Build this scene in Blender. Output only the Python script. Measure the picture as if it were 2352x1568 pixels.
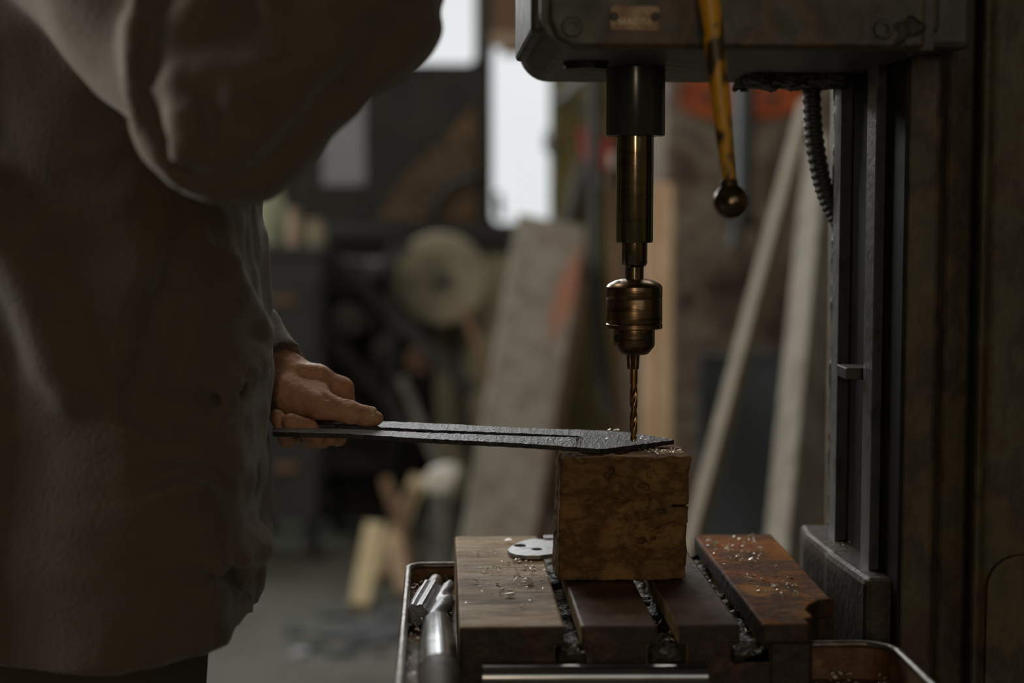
import bpy, bmesh, math, random
import numpy as np
from mathutils import Vector, Matrix, noise as mnoise
from mathutils.geometry import tessellate_polygon
for o in list(bpy.data.objects): bpy.data.objects.remove(o)
random.seed(7); rng = np.random.default_rng(7)
scn = bpy.context.scene; COL = scn.collection
# ------------------------------------------------------------------ camera
F = 3920.0
CAMP = Vector((0.0, -1.57, 1.2))
YAW = math.atan((1176-1010)/F); PITCH = math.atan((784-470)/F)
cam = bpy.data.objects.new('camera', bpy.data.cameras.new('camera')); COL.objects.link(cam)
cam.data.sensor_width = 36; cam.data.lens = 36*F/2352; cam.data.clip_start = 0.02
cam.location = CAMP; cam.rotation_euler = (math.pi/2-PITCH, 0, -YAW)
cam.data.dof.use_dof = True; cam.data.dof.focus_distance = 1.59; cam.data.dof.aperture_fstop = 2.5
scn.camera = cam
# ------------------------------------------------------------------ world, lights, exposure
scn.view_settings.view_transform = 'Standard'; scn.view_settings.look = 'None'
scn.view_settings.exposure = 0.0; scn.view_settings.gamma = 1.0; scn.view_settings.use_curve_mapping = False
w = bpy.data.worlds.new('world'); scn.world = w; w.use_nodes = True
w.node_tree.nodes['Background'].inputs[0].default_value = (0.97, 0.985, 1.0, 1)
w.node_tree.nodes['Background'].inputs[1].default_value = 0.92
def area_light(name, loc, target, sx, sy, energy, col):
    l = bpy.data.lights.new(name, 'AREA'); l.shape = 'RECTANGLE'; l.size = sx; l.size_y = sy
    l.energy = energy; l.color = col
    o = bpy.data.objects.new(name, l); COL.objects.link(o); o.location = loc
    o.rotation_euler = (Vector(target)-Vector(loc)).to_track_quat('-Z', 'Y').to_euler(); return o
area_light('assumed_upper_daylight', (-0.8, 4.85, 2.6), (-0.4, 0.0, 0.9), 2.3, 1.1, 74, (0.97, 0.98, 0.98))  # assumed daylight from above the view, added for the plate's sheen
area_light('assumed_side_light', (-3.75, 0.7, 2.0), (-0.3, 0.0, 1.15), 2.2, 1.4, 175, (1.0, 0.94, 0.85))  # assumed light from the left, added unseen; wall_left has no window
area_light('assumed_warm_light', (-0.12, -3.5, 1.42), (0.2, 0.0, 1.15), 0.26, 0.42, 8, (1.0, 0.78, 0.54))  # assumed warm light behind the camera for spindle highlights
area_light('front_fill_light', (1.2, -4.2, 2.3), (0.6, 0.0, 1.1), 2.6, 1.4, 9, (1.0, 0.97, 0.9))  # added fill behind the camera; that wall has no window
area_light('background_fill_light', (-0.4, 3.1, 3.35), (-0.3, 3.4, 0.0), 1.3, 0.3, 7, (1.0, 0.93, 0.82))  # added fill that brightens the background; no tube fixture exists
area_light('overhead_fill_light', (-0.6, 1.5, 3.35), (-0.5, 1.3, 0.0), 1.3, 0.3, 17, (1.0, 0.92, 0.8))  # extra overhead fill, added to brighten the hand
area_light('right_fill_light', (1.0, 2.6, 3.35), (1.0, 2.9, 0.0), 1.3, 0.25, 14, (1.0, 0.93, 0.82))  # added fill for the right background, unseen and without a fixture
# ------------------------------------------------------------------ projection helpers (photo pixel + distance -> point in the room)
_R = cam.rotation_euler.to_matrix(); R_, U_, F_ = _R.col[0], _R.col[1], -_R.col[2]
def ray(px, py): return F_ + R_*((px-1176)/F) + U_*((784-py)/F)
def P(px, py, d):
    r = ray(px, py); return CAMP + r*(d/r.y)
def PZ(px, py, z):
    r = ray(px, py); return CAMP + r*((z-CAMP.z)/r.z)
# ------------------------------------------------------------------ materials
MATS = {}
def lin(c):
    return tuple(((v/255)/12.92 if v/255 <= .04045 else ((v/255+.055)/1.055)**2.4) for v in c)
def mat(name, cols, scale=8.0, rough=0.7, metal=0.0, bump=0.0, bscale=None, stretch=(1,1,1), spec=0.5, detail=6, rrange=0.15, pos=None, sheen=0, trans=None):
    """cols: list of 8-bit sRGB reflectances blended by procedural noise"""
    if name in MATS: return MATS[name]
    m = bpy.data.materials.new(name); m.use_nodes = True; nt = m.node_tree; N = nt.nodes; L = nt.links
    b = N['Principled BSDF']
    tc = N.new('ShaderNodeTexCoord'); mp = N.new('ShaderNodeMapping'); mp.inputs['Scale'].default_value = stretch
    L.new(tc.outputs['Object'], mp.inputs['Vector'])
    n1 = N.new('ShaderNodeTexNoise'); n1.inputs['Scale'].default_value = scale; n1.inputs['Detail'].default_value = detail; n1.inputs['Roughness'].default_value = .62
    L.new(mp.outputs[0], n1.inputs['Vector'])
    cr = N.new('ShaderNodeValToRGB'); e = cr.color_ramp.elements
    k = len(cols)
    ps = pos or [0.34 + 0.32*i/max(1, k-1) for i in range(k)]
    e[0].position = ps[0]; e[0].color = (*lin(cols[0]), 1); e[1].position = ps[-1]; e[1].color = (*lin(cols[-1]), 1)
    for i in range(1, k-1):
        x = e.new(ps[i]); x.color = (*lin(cols[i]), 1)
    L.new(n1.outputs['Fac'], cr.inputs['Fac']); L.new(cr.outputs['Color'], b.inputs['Base Color'])
    b.inputs['Metallic'].default_value = metal; b.inputs['Specular IOR Level'].default_value = spec
    n2 = N.new('ShaderNodeTexNoise'); n2.inputs['Scale'].default_value = scale*2.3; n2.inputs['Detail'].default_value = 4
    L.new(mp.outputs[0], n2.inputs['Vector'])
    mr = N.new('ShaderNodeMapRange'); mr.inputs['To Min'].default_value = max(.03, rough-rrange); mr.inputs['To Max'].default_value = min(1, rough+rrange)
    L.new(n2.outputs['Fac'], mr.inputs['Value']); L.new(mr.outputs[0], b.inputs['Roughness'])
    if sheen: b.inputs['Sheen Weight'].default_value = sheen; b.inputs['Sheen Roughness'].default_value = .5
    if bump:
        n3 = N.new('ShaderNodeTexNoise'); n3.inputs['Scale'].default_value = bscale or scale*4; n3.inputs['Detail'].default_value = 5
        L.new(mp.outputs[0], n3.inputs['Vector'])
        bp = N.new('ShaderNodeBump'); bp.inputs['Strength'].default_value = bump; bp.inputs['Distance'].default_value = 0.004
        L.new(n3.outputs['Fac'], bp.inputs['Height']); L.new(bp.outputs[0], b.inputs['Normal'])
    MATS[name] = m; return m
M = mat
m_concrete = M('floor concrete', [(52,54,46),(66,67,58),(78,77,67)], 2.2, .8, bump=.2, bscale=30)
m_olive = M('olive plaster', [(88,80,42),(104,94,52),(76,70,40)], 2.5, .9, bump=.2, bscale=12)
m_darkwall = M('sooty painted wall', [(29,29,25),(38,37,31),(26,27,24)], 3, .85)
m_soot = M('sooty ceiling', [(60,58,50),(80,76,66)], 2, .9)
m_pier = M('mottled masonry', [(58,44,36),(86,73,62),(112,103,90),(50,40,34)], 7, .9, bump=.5, bscale=16)
m_green = M('worn machine paint', [(46,52,38),(74,70,48),(52,38,26),(88,64,40),(56,58,44)], 14, .5, bump=.15, bscale=60, rrange=.2)
m_black = M('oily black iron', [(50,51,48),(62,60,56),(56,53,50)], 20, .5, .0, bump=.15, bscale=90)
m_cast = M('rough black casting', [(26,25,23),(50,46,42),(30,28,26)], 40, .5, .2, bump=.9, bscale=120)
m_col = M('rusty column paint', [(68,68,52),(92,76,52),(60,50,42),(84,78,58),(70,52,38)], 9, .6, bump=.3, bscale=70, stretch=(1.2,1.2,.8))
m_way = M('greased steel way', [(112,114,120),(126,127,132),(98,96,96)], 30, .38, .45, bump=.2, bscale=140)
m_quill = M('oiled spindle steel', [(132,120,102),(146,132,112),(108,96,82)], 20, .17, .95, stretch=(1,1,6), rrange=.04)
m_sleeve = M('dark spindle sleeve', [(58,60,60),(70,70,68)], 20, .22, .3, rrange=.05)
m_chuck = M('worn chuck steel', [(122,102,80),(140,116,88),(84,70,56)], 50, .3, .95, bump=.12, bscale=50, stretch=(.25,.25,3), rrange=.1)
m_bit = M('bronze drill steel', [(150,112,72),(176,136,92),(120,88,58)], 60, .25, .95)
m_plate = M('hot rolled scale steel', [(52,55,57),(70,72,72),(43,45,47)], 90, .42, .62, bump=1.0, bscale=420, rrange=.14)
m_edge = M('dark scale edge', [(40,40,40),(54,53,52)], 60, .6, .4, bump=.4, bscale=200)
m_block = M('old rust brown wood', [(104,78,48),(126,97,60),(92,68,42),(136,104,64),(148,112,66)], 26, .85, bump=1.0, bscale=150, stretch=(.8,1,1.2), detail=8, spec=.2)
m_table = M('rusty oiled table', [(164,142,108),(138,112,78),(180,158,124),(116,88,60)], 16, .62, .0, bump=.35, bscale=80, stretch=(.7,2.2,1), rrange=.18, spec=.12)
m_rust = M('orange rust plate', [(156,98,38),(134,80,32),(80,54,34),(164,110,46)], 12, .66, .0, bump=.35, bscale=90, rrange=.15, spec=.06)
m_midland = M('dark red brown iron', [(84,62,46),(70,50,36),(96,72,52)], 18, .5, .0, bump=.3, bscale=80, spec=.15)  # darker, redder tone for the middle land tops
m_recess_shade = M('recess shade black', [(17,17,16),(24,23,21)], 20, .6, spec=.2)  # near-black that paints the shade of the column recess and undercut
m_panel = M('olive grey panel paint', [(150,144,120),(166,158,134),(136,130,110)], 5, .9)
m_slot = M('dark rusty iron', [(54,38,26),(40,30,24),(78,48,26)], 30, .6, .1, bump=.5, bscale=90)
m_knee = M('dusty bracket iron', [(70,64,54),(58,44,34),(50,40,36)], 14, .6, .1, bump=.4, bscale=100)
m_rim = M('bare tray sheet', [(118,112,104),(94,86,76),(134,130,122)], 40, .4, .6, bump=.3, bscale=120)
m_tray = M('rusty tray inside', [(120,84,48),(86,58,34),(140,110,72)], 22, .6, .1, bump=.4, bscale=90)
m_chrome = M('polished shank steel', [(150,152,156),(176,178,180)], 20, .2, 1.0, rrange=.06)
m_chip = M('swarf glint white', [(216,212,200),(236,234,226),(196,166,130)], 120, .35, .15)  # near-white base colour puts specular glints into the swarf
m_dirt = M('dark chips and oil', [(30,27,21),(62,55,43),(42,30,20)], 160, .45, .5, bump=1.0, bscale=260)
m_alu = M('ground steel part', [(128,130,136),(146,147,150),(108,108,112)], 50, .36, .5, bump=.05, bscale=150)
m_brass = M('tarnished nameplate', [(138,114,86),(118,94,70),(150,128,100)], 40, .5, .4, bump=.3, bscale=80)
m_hose = M('black rubber', [(34,35,33),(46,46,44)], 20, .5)
m_steelball = M('ball steel', [(120,104,86),(90,76,62)], 30, .22, .95, rrange=.08)
m_nail = M('thumbnail', [(182,150,122),(194,162,134)], 80, .3)
m_jacket = M('brown work cloth', [(76,65,53),(84,72,59),(70,60,49)], 10, .85, bump=.35, bscale=260, sheen=.25)
m_trouser = M('dark work trousers', [(58,50,40),(66,60,46)], 10, .85, bump=.3, bscale=200)
m_boot = M('black boot leather', [(28,26,24),(38,35,32)], 20, .5)
m_hair = M('dark hair', [(34,26,20),(46,36,28)], 60, .6, stretch=(6,6,1))
m_gpipe = M('grey steel pipe', [(70,76,80),(84,88,92)], 6, .4, .3)
m_graywood = M('weathered grey board', [(112,109,101),(125,121,112),(104,98,89),(118,107,96)], 5, .8, stretch=(3,3,.5), bump=.2)
m_redstain = M('red stained board', [(140,96,76),(132,106,88)], 6, .8)
m_peach = M('planed peach timber', [(178,152,122),(166,138,108),(188,164,136)], 5, .7, stretch=(3,3,.4))
m_pale = M('pale timber', [(122,117,103),(110,103,89),(133,127,113)], 5, .7, stretch=(3,3,.4))
m_cream = M('fresh cream timber', [(166,151,116),(152,135,101)], 6, .7, stretch=(3,3,.5))
m_brownw = M('brown timber', [(108,82,58),(88,64,44)], 6, .75, stretch=(3,3,.5))
m_darkblue = M('dark sheet metal', [(66,72,77),(76,81,86)], 6, .5, .2)
m_iron = M('grey cast iron', [(66,66,62),(86,86,80),(52,52,48)], 12, .6, .2)
m_blackp = M('matt black paint', [(30,31,29),(40,40,37)], 8, .6)
m_stone = M('grinding stone', [(126,121,102),(138,131,111),(110,105,90)], 9, .9)
m_orange = M('orange paint', [(166,84,30),(146,66,26),(112,50,26)], 10, .6)
m_red = M('red enamel', [(150,52,40),(128,40,34)], 10, .5)
m_white = M('off white plastic', [(186,182,172),(170,166,156)], 10, .6)
m_sage = M('sage glass bottle', [(150,156,132),(136,142,120)], 10, .4)
m_beige = M('beige can', [(156,138,118),(140,122,102)], 10, .5)
m_paper = M('grey paper', [(136,138,142),(122,124,128)], 5, .9)
m_ply = M('brown plywood', [(92,72,46),(78,60,38),(104,82,52)], 4, .8, stretch=(1,1,4))
m_rag = M('dark rag', [(48,50,54),(60,62,64)], 10, .9)
def yellow_mat():
    m = bpy.data.materials.new('chipped yellow paint'); m.use_nodes = True; nt = m.node_tree; N = nt.nodes; L = nt.links; b = N['Principled BSDF']
    tc = N.new('ShaderNodeTexCoord'); mp = N.new('ShaderNodeMapping'); mp.inputs['Scale'].default_value = (1,1,.45); L.new(tc.outputs['Object'], mp.inputs[0])
    n = N.new('ShaderNodeTexNoise'); n.inputs['Scale'].default_value = 75; n.inputs['Detail'].default_value = 6; L.new(mp.outputs[0], n.inputs['Vector'])
    c = N.new('ShaderNodeValToRGB'); e = c.color_ramp.elements
    e[0].position = .46; e[0].color = (*lin((62,48,28)), 1); e[1].position = .53; e[1].color = (*lin((206,150,30)), 1)
    L.new(n.outputs['Fac'], c.inputs[0]); L.new(c.outputs[0], b.inputs['Base Color']); b.inputs['Roughness'].default_value = .42
    bp = N.new('ShaderNodeBump'); bp.inputs['Strength'].default_value = .5; bp.inputs['Distance'].default_value = .002
    L.new(c.outputs[0], bp.inputs['Height']); L.new(bp.outputs[0], b.inputs['Normal']); return m
m_yellow = yellow_mat()
def skin_mat():
    m = M('skin', [(170,122,94),(186,140,110),(156,110,84)], 35, .58, bump=.3, bscale=300, spec=.3)
    b = m.node_tree.nodes['Principled BSDF']; b.inputs['Subsurface Weight'].default_value = .1; b.inputs['Subsurface Radius'].default_value = (.006,.002,.001); b.inputs['Subsurface Scale'].default_value = .5
    return m
m_skin = skin_mat()
def glass_mat():
    m = bpy.data.materials.new('dusty window glass'); m.use_nodes = True; nt = m.node_tree; N = nt.nodes; L = nt.links
    N.remove(N['Principled BSDF']); out = N['Material Output']
    t = N.new('ShaderNodeBsdfTransparent'); g = N.new('ShaderNodeBsdfGlossy'); g.inputs['Roughness'].default_value = .15
    mx = N.new('ShaderNodeMixShader'); mx.inputs[0].default_value = .04
    t.inputs[0].default_value = (.97,.98,.98,1)
    L.new(t.outputs[0], mx.inputs[1]); L.new(g.outputs[0], mx.inputs[2]); L.new(mx.outputs[0], out.inputs[0]); return m
m_glass = glass_mat()
# ------------------------------------------------------------------ object helpers
def link(o, parent=None):
    COL.objects.link(o)
    if parent: o.parent = parent
    return o
def tag(o, label, cat, group=None):
    o['label'] = label; o['category'] = cat
    if group: o['group'] = group
    return o
def struct(o): o['kind'] = 'structure'; return o
def thing(name, label, cat, group=None, loc=(0,0,0)):
    o = bpy.data.objects.new(name, None); o.empty_display_size = .05; o.location = loc; link(o); return tag(o, label, cat, group)
def mesh(name, v, f, m, parent=None, smooth=False, bevel=0, seg=2, mats=None, midx=None):
    me = bpy.data.meshes.new(name); me.from_pydata([tuple(p) for p in v], [], f); me.update()
    bm = bmesh.new(); bm.from_mesh(me); bmesh.ops.recalc_face_normals(bm, faces=bm.faces); bm.to_mesh(me); bm.free()
    me.materials.append(m)
    if mats:
        for x in mats: me.materials.append(x)
    if midx is not None: me.polygons.foreach_set('material_index', midx)
    if smooth: me.polygons.foreach_set('use_smooth', [True]*len(me.polygons))
    o = bpy.data.objects.new(name, me); link(o)
    if parent:
        o.parent = parent; o.matrix_parent_inverse = Matrix.Translation(-parent.location)
    if bevel:
        b = o.modifiers.new('bevel', 'BEVEL'); b.width = bevel; b.segments = seg; b.limit_method = 'ANGLE'; b.angle_limit = .7
    return o
def box(name, a, b, m, parent=None, bevel=.002):
    x0,x1 = sorted((a[0],b[0])); y0,y1 = sorted((a[1],b[1])); z0,z1 = sorted((a[2],b[2]))
    v = [(x,y,z) for x in (x0,x1) for y in (y0,y1) for z in (z0,z1)]
    f = [(0,1,3,2),(4,6,7,5),(0,4,5,1),(2,3,7,6),(0,2,6,4),(1,5,7,3)]
    return mesh(name, v, f, m, parent, bevel=bevel)
def prism(name, outline, vec, m, parent=None, bevel=0, holes=(), smooth=False, side=None):
    """closed 3D outline (planar) with holes, pushed along vec"""
    loops = [list(map(Vector, outline))] + [list(map(Vector, h)) for h in holes]
    tris = tessellate_polygon(loops); flat = [p for l in loops for p in l]; n = len(flat); vec = Vector(vec)
    v = flat + [p+vec for p in flat]; f = [tuple(t) for t in tris] + [tuple(i+n for i in reversed(t)) for t in tris]
    mi = [0]*len(f); k = 0
    for l in loops:
        for i in range(len(l)):
            j = (i+1) % len(l); f.append((k+i, k+j, k+j+n, k+i+n)); mi.append(1 if side else 0)
        k += len(l)
    return mesh(name, v, f, m, parent, bevel=bevel, smooth=smooth, mats=[side] if side else None, midx=mi if side else None)
def frames(pts):
    pts = [Vector(p) for p in pts]; T = []
    for i in range(len(pts)):
        a = pts[max(0,i-1)]; b = pts[min(len(pts)-1,i+1)]; T.append((b-a).normalized())
    up = Vector((0,0,1)) if abs(T[0].z) < .9 else Vector((0,1,0))
    u = (up - T[0]*up.dot(T[0])).normalized(); out = []
    for t in T:
        u = (u - t*u.dot(t)).normalized(); out.append((u, t.cross(u)))
    return pts, out
def tube(name, pts, rad, m, parent=None, seg=16, cap=True, sect=None, smooth=True):
    pts, fr = frames(pts); n = len(pts); rad = rad if isinstance(rad, (list,tuple)) else [rad]*n
    v = []; f = []
    for i in range(n):
        for k in range(seg):
            a = 2*math.pi*k/seg; r = rad[i]*(sect(i,a) if sect else 1)
            v.append(pts[i] + fr[i][0]*r*math.cos(a) + fr[i][1]*r*math.sin(a))
    for i in range(n-1):
        for k in range(seg):
            k2 = (k+1) % seg; f.append((i*seg+k, i*seg+k2, (i+1)*seg+k2, (i+1)*seg+k))
    if cap: f.append(tuple(range(seg))[::-1]); f.append(tuple((n-1)*seg+k for k in range(seg)))
    o = mesh(name, v, f, m, parent, smooth=smooth)
    if smooth and cap:
        e = o.modifiers.new('edges','EDGE_SPLIT'); e.split_angle = .8
    return o
def lathe(name, prof, c, m, parent=None, seg=48, axis=(0,0,1), smooth=True, split=.55):
    ax = Vector(axis).normalized(); q = ax.to_track_quat('Z','Y'); c = Vector(c); v = []; f = []; n = len(prof)
    for r, z in prof:
        for k in range(seg):
            a = 2*math.pi*k/seg; v.append(c + q @ Vector((r*math.cos(a), r*math.sin(a), z)))
    for i in range(n-1):
        for k in range(seg):
            k2 = (k+1)%seg; f.append((i*seg+k, i*seg+k2, (i+1)*seg+k2, (i+1)*seg+k))
    f.append(tuple(range(seg))); f.append(tuple((n-1)*seg+k for k in range(seg)))
    o = mesh(name, v, f, m, parent, smooth=smooth)
    e = o.modifiers.new('edges','EDGE_SPLIT'); e.split_angle = split
    return o
def beam(name, p0, p1, w0, t, m, parent=None, w1=None, roll=0, bevel=.003, cuts=1):
    """a straight timber between two points; width across, thickness t"""
    p0 = Vector(p0); p1 = Vector(p1); ax = (p1-p0).normalized()
    side = Vector((1,0,0)); side = (side - ax*side.dot(ax)).normalized(); nor = ax.cross(side)
    if roll: 
        rm = Matrix.Rotation(roll, 3, ax); side = rm @ side; nor = rm @ nor
    w1 = w1 or w0; v = []
    for p, w_ in ((p0,w0),(p1,w1)):
        for sx, sy in ((-1,-1),(1,-1),(1,1),(-1,1)): v.append(p + side*sx*w_/2 + nor*sy*t/2)
    f = [(0,1,2,3),(7,6,5,4)] + [(i,(i+1)%4,4+(i+1)%4,4+i) for i in range(4)]
    return mesh(name, v, f, m, parent, bevel=bevel)
def to_floor(a, b):
    """extend the line a->b (b the lower point) down to the floor"""
    a = Vector(a); b = Vector(b); t = a.z/(a.z-b.z); return a + (b-a)*t
# ---- signed-distance modelling, polygonised with surface nets
def snets(name, fn, lo, hi, h, m, parent=None, band=0.006):
    lo = np.array(lo, float); hi = np.array(hi, float); n = np.ceil((hi-lo)/h).astype(int)+1
    g = np.empty(n, np.float32); xs = [lo[i]+h*np.arange(n[i]) for i in range(3)]
    # coarse pass first; only blocks near the surface are sampled finely
    S_ = 5; nb_ = (n+S_-1)//S_
    cxs = [lo[i]+h*(S_*np.arange(nb_[i])+(S_-1)/2) for i in range(3)]
    X, Y, Z = np.meshgrid(*cxs, indexing='ij'); cg = fn(np.stack([X,Y,Z], -1).reshape(-1,3)).reshape(X.shape)
    g[:] = np.repeat(np.repeat(np.repeat(cg, S_, 0), S_, 1), S_, 2)[:n[0],:n[1],:n[2]]
    near = np.argwhere(np.abs(cg) < h*S_*1.5+band)
    off = np.stack(np.meshgrid(*[np.arange(S_)]*3, indexing='ij'), -1).reshape(-1,3)
    for a in range(0, len(near), 3000):
        ijk = (near[a:a+3000,None,:]*S_+off).reshape(-1,3); ijk = ijk[(ijk < n).all(1)]
        g[tuple(ijk.T)] = fn(lo+h*ijk)
    g[0]=np.maximum(g[0],h); g[-1]=np.maximum(g[-1],h); g[:,0]=np.maximum(g[:,0],h); g[:,-1]=np.maximum(g[:,-1],h); g[:,:,0]=np.maximum(g[:,:,0],h); g[:,:,-1]=np.maximum(g[:,:,-1],h)
    c = n-1; acc = np.zeros((*c,3), np.float32); cnt = np.zeros(c, np.float32)
    cs = [(i,j,k) for i in (0,1) for j in (0,1) for k in (0,1)]
    sl = lambda o: g[o[0]:o[0]+c[0], o[1]:o[1]+c[1], o[2]:o[2]+c[2]]
    for p in cs:
        for ax in range(3):
            if p[ax] == 0:
                q = list(p); q[ax] = 1; A = sl(p); B = sl(q); s = (A < 0) != (B < 0)
                t = np.where(s, A/np.where(s, A-B, 1), 0)
                for d in range(3): acc[...,d] += np.where(s, p[d] + (t if d == ax else 0), 0)
                cnt += s
    act = cnt > 0; idx = -np.ones(c, np.int64); ii = np.argwhere(act); idx[act] = np.arange(len(ii))
    V = lo + (ii + acc[act]/cnt[act][:,None])*h; faces = []
    for ax in range(3):
        u, w_ = [(1,2),(2,0),(0,1)][ax]
        s = np.diff((g < 0).astype(np.int8), axis=ax)
        e = np.argwhere(s != 0); e = e[(e[:,u] > 0) & (e[:,w_] > 0) & (e[:,u] < c[u]) & (e[:,w_] < c[w_])]
        sg = s[tuple(e.T)]; q = []
        for du, dw in ((1,1),(0,1),(0,0),(1,0)):
            t = e.copy(); t[:,u] -= du; t[:,w_] -= dw; q.append(idx[tuple(t.T)])
        q = np.stack(q, 1); q[sg < 0] = q[sg < 0][:, ::-1]; faces.append(q)
    Fq = np.concatenate(faces); Fq = Fq[(Fq >= 0).all(1)]
    Fq = Fq[:, ::-1]
    me = bpy.data.meshes.new(name); me.vertices.add(len(V)); me.vertices.foreach_set('co', V.astype(np.float32).ravel())
    me.loops.add(Fq.size); me.loops.foreach_set('vertex_index', Fq.ravel().astype(np.int32)); me.polygons.add(len(Fq))
    me.polygons.foreach_set('loop_start', np.arange(0, Fq.size, 4, dtype=np.int32)); me.polygons.foreach_set('loop_total', np.full(len(Fq), 4, np.int32))
    me.update(calc_edges=True); me.validate(); me.polygons.foreach_set('use_smooth', [True]*len(me.polygons)); me.materials.append(m)
    bm = bmesh.new(); bm.from_mesh(me); bmesh.ops.recalc_face_normals(bm, faces=bm.faces); bm.to_mesh(me); bm.free()
    o = bpy.data.objects.new(name, me); link(o)
    if parent: o.parent = parent; o.matrix_parent_inverse = Matrix.Translation(-parent.location)
    return o
def cap_(p, a, b, ra, rb):
    a = np.array(a, float); b = np.array(b, float); ab = b-a; t = np.clip(((p-a)@ab)/(ab@ab), 0, 1)
    return np.linalg.norm(p-(a+t[:,None]*ab), axis=1) - (ra+(rb-ra)*t)
def ell(p, c, r, q=None):
    d = p-np.array(c, float)
    if q is not None: d = d @ np.array(q)
    r = np.array(r, float); k = np.linalg.norm(d/r, axis=1); return (k-1)*r.min()*np.where(k > 1, 1, 1)
def smin(a, b, k):
    h = np.clip(.5+.5*(b-a)/k, 0, 1); return b*(1-h)+a*h - k*h*(1-h)
def ssub(a, b, k): return -smin(-a, b, k)
def chain(p, pts, rs, k=.004):
    d = cap_(p, pts[0], pts[1], rs[0], rs[1])
    for i in range(1, len(pts)-1): d = smin(d, cap_(p, pts[i], pts[i+1], rs[i], rs[i+1]), k)
    return d
_lat = rng.random((32,32,32)).astype(np.float32)
def vnoise(p, s):
    q = p*s; i = np.floor(q).astype(int); f = q-i; f = f*f*(3-2*f); i &= 31; j = (i+1) & 31
    L = lambda a,b,c: _lat[a,b,c]
    x0,y0,z0 = i.T; x1,y1,z1 = j.T; fx,fy,fz = f.T
    a = L(x0,y0,z0)*(1-fx)+L(x1,y0,z0)*fx; b = L(x0,y1,z0)*(1-fx)+L(x1,y1,z0)*fx
    c = L(x0,y0,z1)*(1-fx)+L(x1,y0,z1)*fx; d = L(x0,y1,z1)*(1-fx)+L(x1,y1,z1)*fx
    return ((a*(1-fy)+b*fy)*(1-fz)+(c*(1-fy)+d*fy)*fz)*2-1
def hit(fn, px, py, d0=1.0, d1=2.2):
    """first point of surface fn along the line of sight"""
    r = np.array(ray(px,py)); r = r/r[1]; o = np.array(CAMP)
    ds = np.linspace(d0, d1, 600); v = fn(o+ds[:,None]*r); k = np.argmax(v < 0)
    return o + ds[k]*r if v[k] < 0 else o + d1*r
def v3(p): return (p[0], p[1], p[2])
# ================================================================== ROOM
XL, XR, YF, YB, ZC = -3.9, 3.0, -4.4, 5.0, 3.5
struct(box('floor', (XL-.2, YF-.2, -.1), (XR+.2, YB+.3, 0), m_concrete, bevel=0))
struct(box('ceiling', (XL-.2, YF-.2, ZC), (XR+.2, YB+.3, ZC+.1), m_soot, bevel=0))
struct(box('wall_left', (XL-.2, YF, 0), (XL, YB, ZC), m_olive, bevel=0))
struct(box('wall_right', (XR, YF, 0), (XR+.2, YB, ZC), m_olive, bevel=0))
struct(box('wall_front', (XL, YF-.2, 0), (XR, YF, ZC), m_olive, bevel=0))
DW = YB-CAMP.y
def wx(px): return P(px, 470, DW).x
def wz(py): return P(1010, py, DW).z
opens = [(wx(880), wx(1096), wz(147), wz(-330)), (wx(1129), wx(1271), wz(516), wz(-330)),
         (-2.4,-1.2,2.3,3.2), (-1.1,-.55,2.3,3.2), (.62,1.7,2.3,3.2)]  # these three windows lie above the view, added for light
xs = sorted({XL, XR, *[v for o in opens for v in o[:2]]}); zs = sorted({0, ZC, *[v for o in opens for v in o[2:]]})
v = []; f = []
for i in range(len(xs)-1):
    for k in range(len(zs)-1):
        cx = (xs[i]+xs[i+1])/2; cz = (zs[k]+zs[k+1])/2
        if any(o[0] < cx < o[1] and o[2] < cz < o[3] for o in opens): continue
        b = len(v); v += [(x,y,z) for x in xs[i:i+2] for y in (YB, YB+.25) for z in zs[k:k+2]]
        f += [tuple(b+q for q in t) for t in ((0,1,3,2),(4,6,7,5),(0,4,5,1),(2,3,7,6),(0,2,6,4),(1,5,7,3))]
struct(mesh('wall_back', v, f, m_olive))
def rrect(x0,x1,z0,z1,r,n=6):
    pts = []
    for cx,cz,a0 in ((x1-r,z1-r,0),(x0+r,z1-r,90),(x0+r,z0+r,180),(x1-r,z0+r,270)):
        for k in range(n+1):
            a = math.radians(a0+90*k/n); pts.append((cx+r*math.cos(a), cz+r*math.sin(a)))
    return pts
def window(n, o, fw=.015):
    x0,x1,z0,z1 = o; y = YB+.06
    fr = prism('window_%d' % n, [(x0,y,z0),(x1,y,z0),(x1,y,z1),(x0,y,z1)], (0,.05,0), m_blackp, holes=[[(a,y,b) for a,b in rrect(x0+fw,x1-fw,z0+fw,z1-fw,.03)][::-1]])
    struct(fr)
    box('pane', (x0+.004,y+.02,z0+.004), (x1-.004,y+.026,z1-.004), m_glass, fr, 0)
    return fr
for i,o in enumerate(opens): window(i+1, o, .006 if i < 2 else .04)
# dark steel lining around the visible windows, with a boarded sunburst bay
lin_y = YB-.012
struct(box('trim_1', (wx(640), lin_y, wz(522)), (wx(846), YB-.001, wz(150)), m_darkwall, bevel=0))
struct(box('trim_2', (wx(846), lin_y-.02, wz(560)), (wx(1129), YB-.001, wz(149)), m_darkwall, bevel=0))
struct(box('trim_3', (wx(1097), lin_y-.03, wz(149)), (wx(1128), YB-.001, wz(-330)), m_darkwall, bevel=0))
struct(box('trim_4', (wx(640), YB-.10, wz(547)), (wx(1285), YB-.001, wz(519)), m_blackp, bevel=.004))
struct(box('trim_5', (wx(560), YB-.02, 0), (wx(1290), YB-.001, wz(546)), m_darkwall, bevel=0))
bay = thing('boarded_window_grille', 'brown boarded window bay with dark sunburst bars beside the bright pane', 'window grille')
y = lin_y-.03
c = Vector((wx(1092), y, wz(508)))
prism('board', [(wx(862),y,wz(508)),(wx(1092),y,wz(508)),(wx(1092),y,wz(240)),(wx(1040),y,wz(300)),(wx(930),y,wz(400))], (0,.008,0), m_ply, bay)
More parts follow.
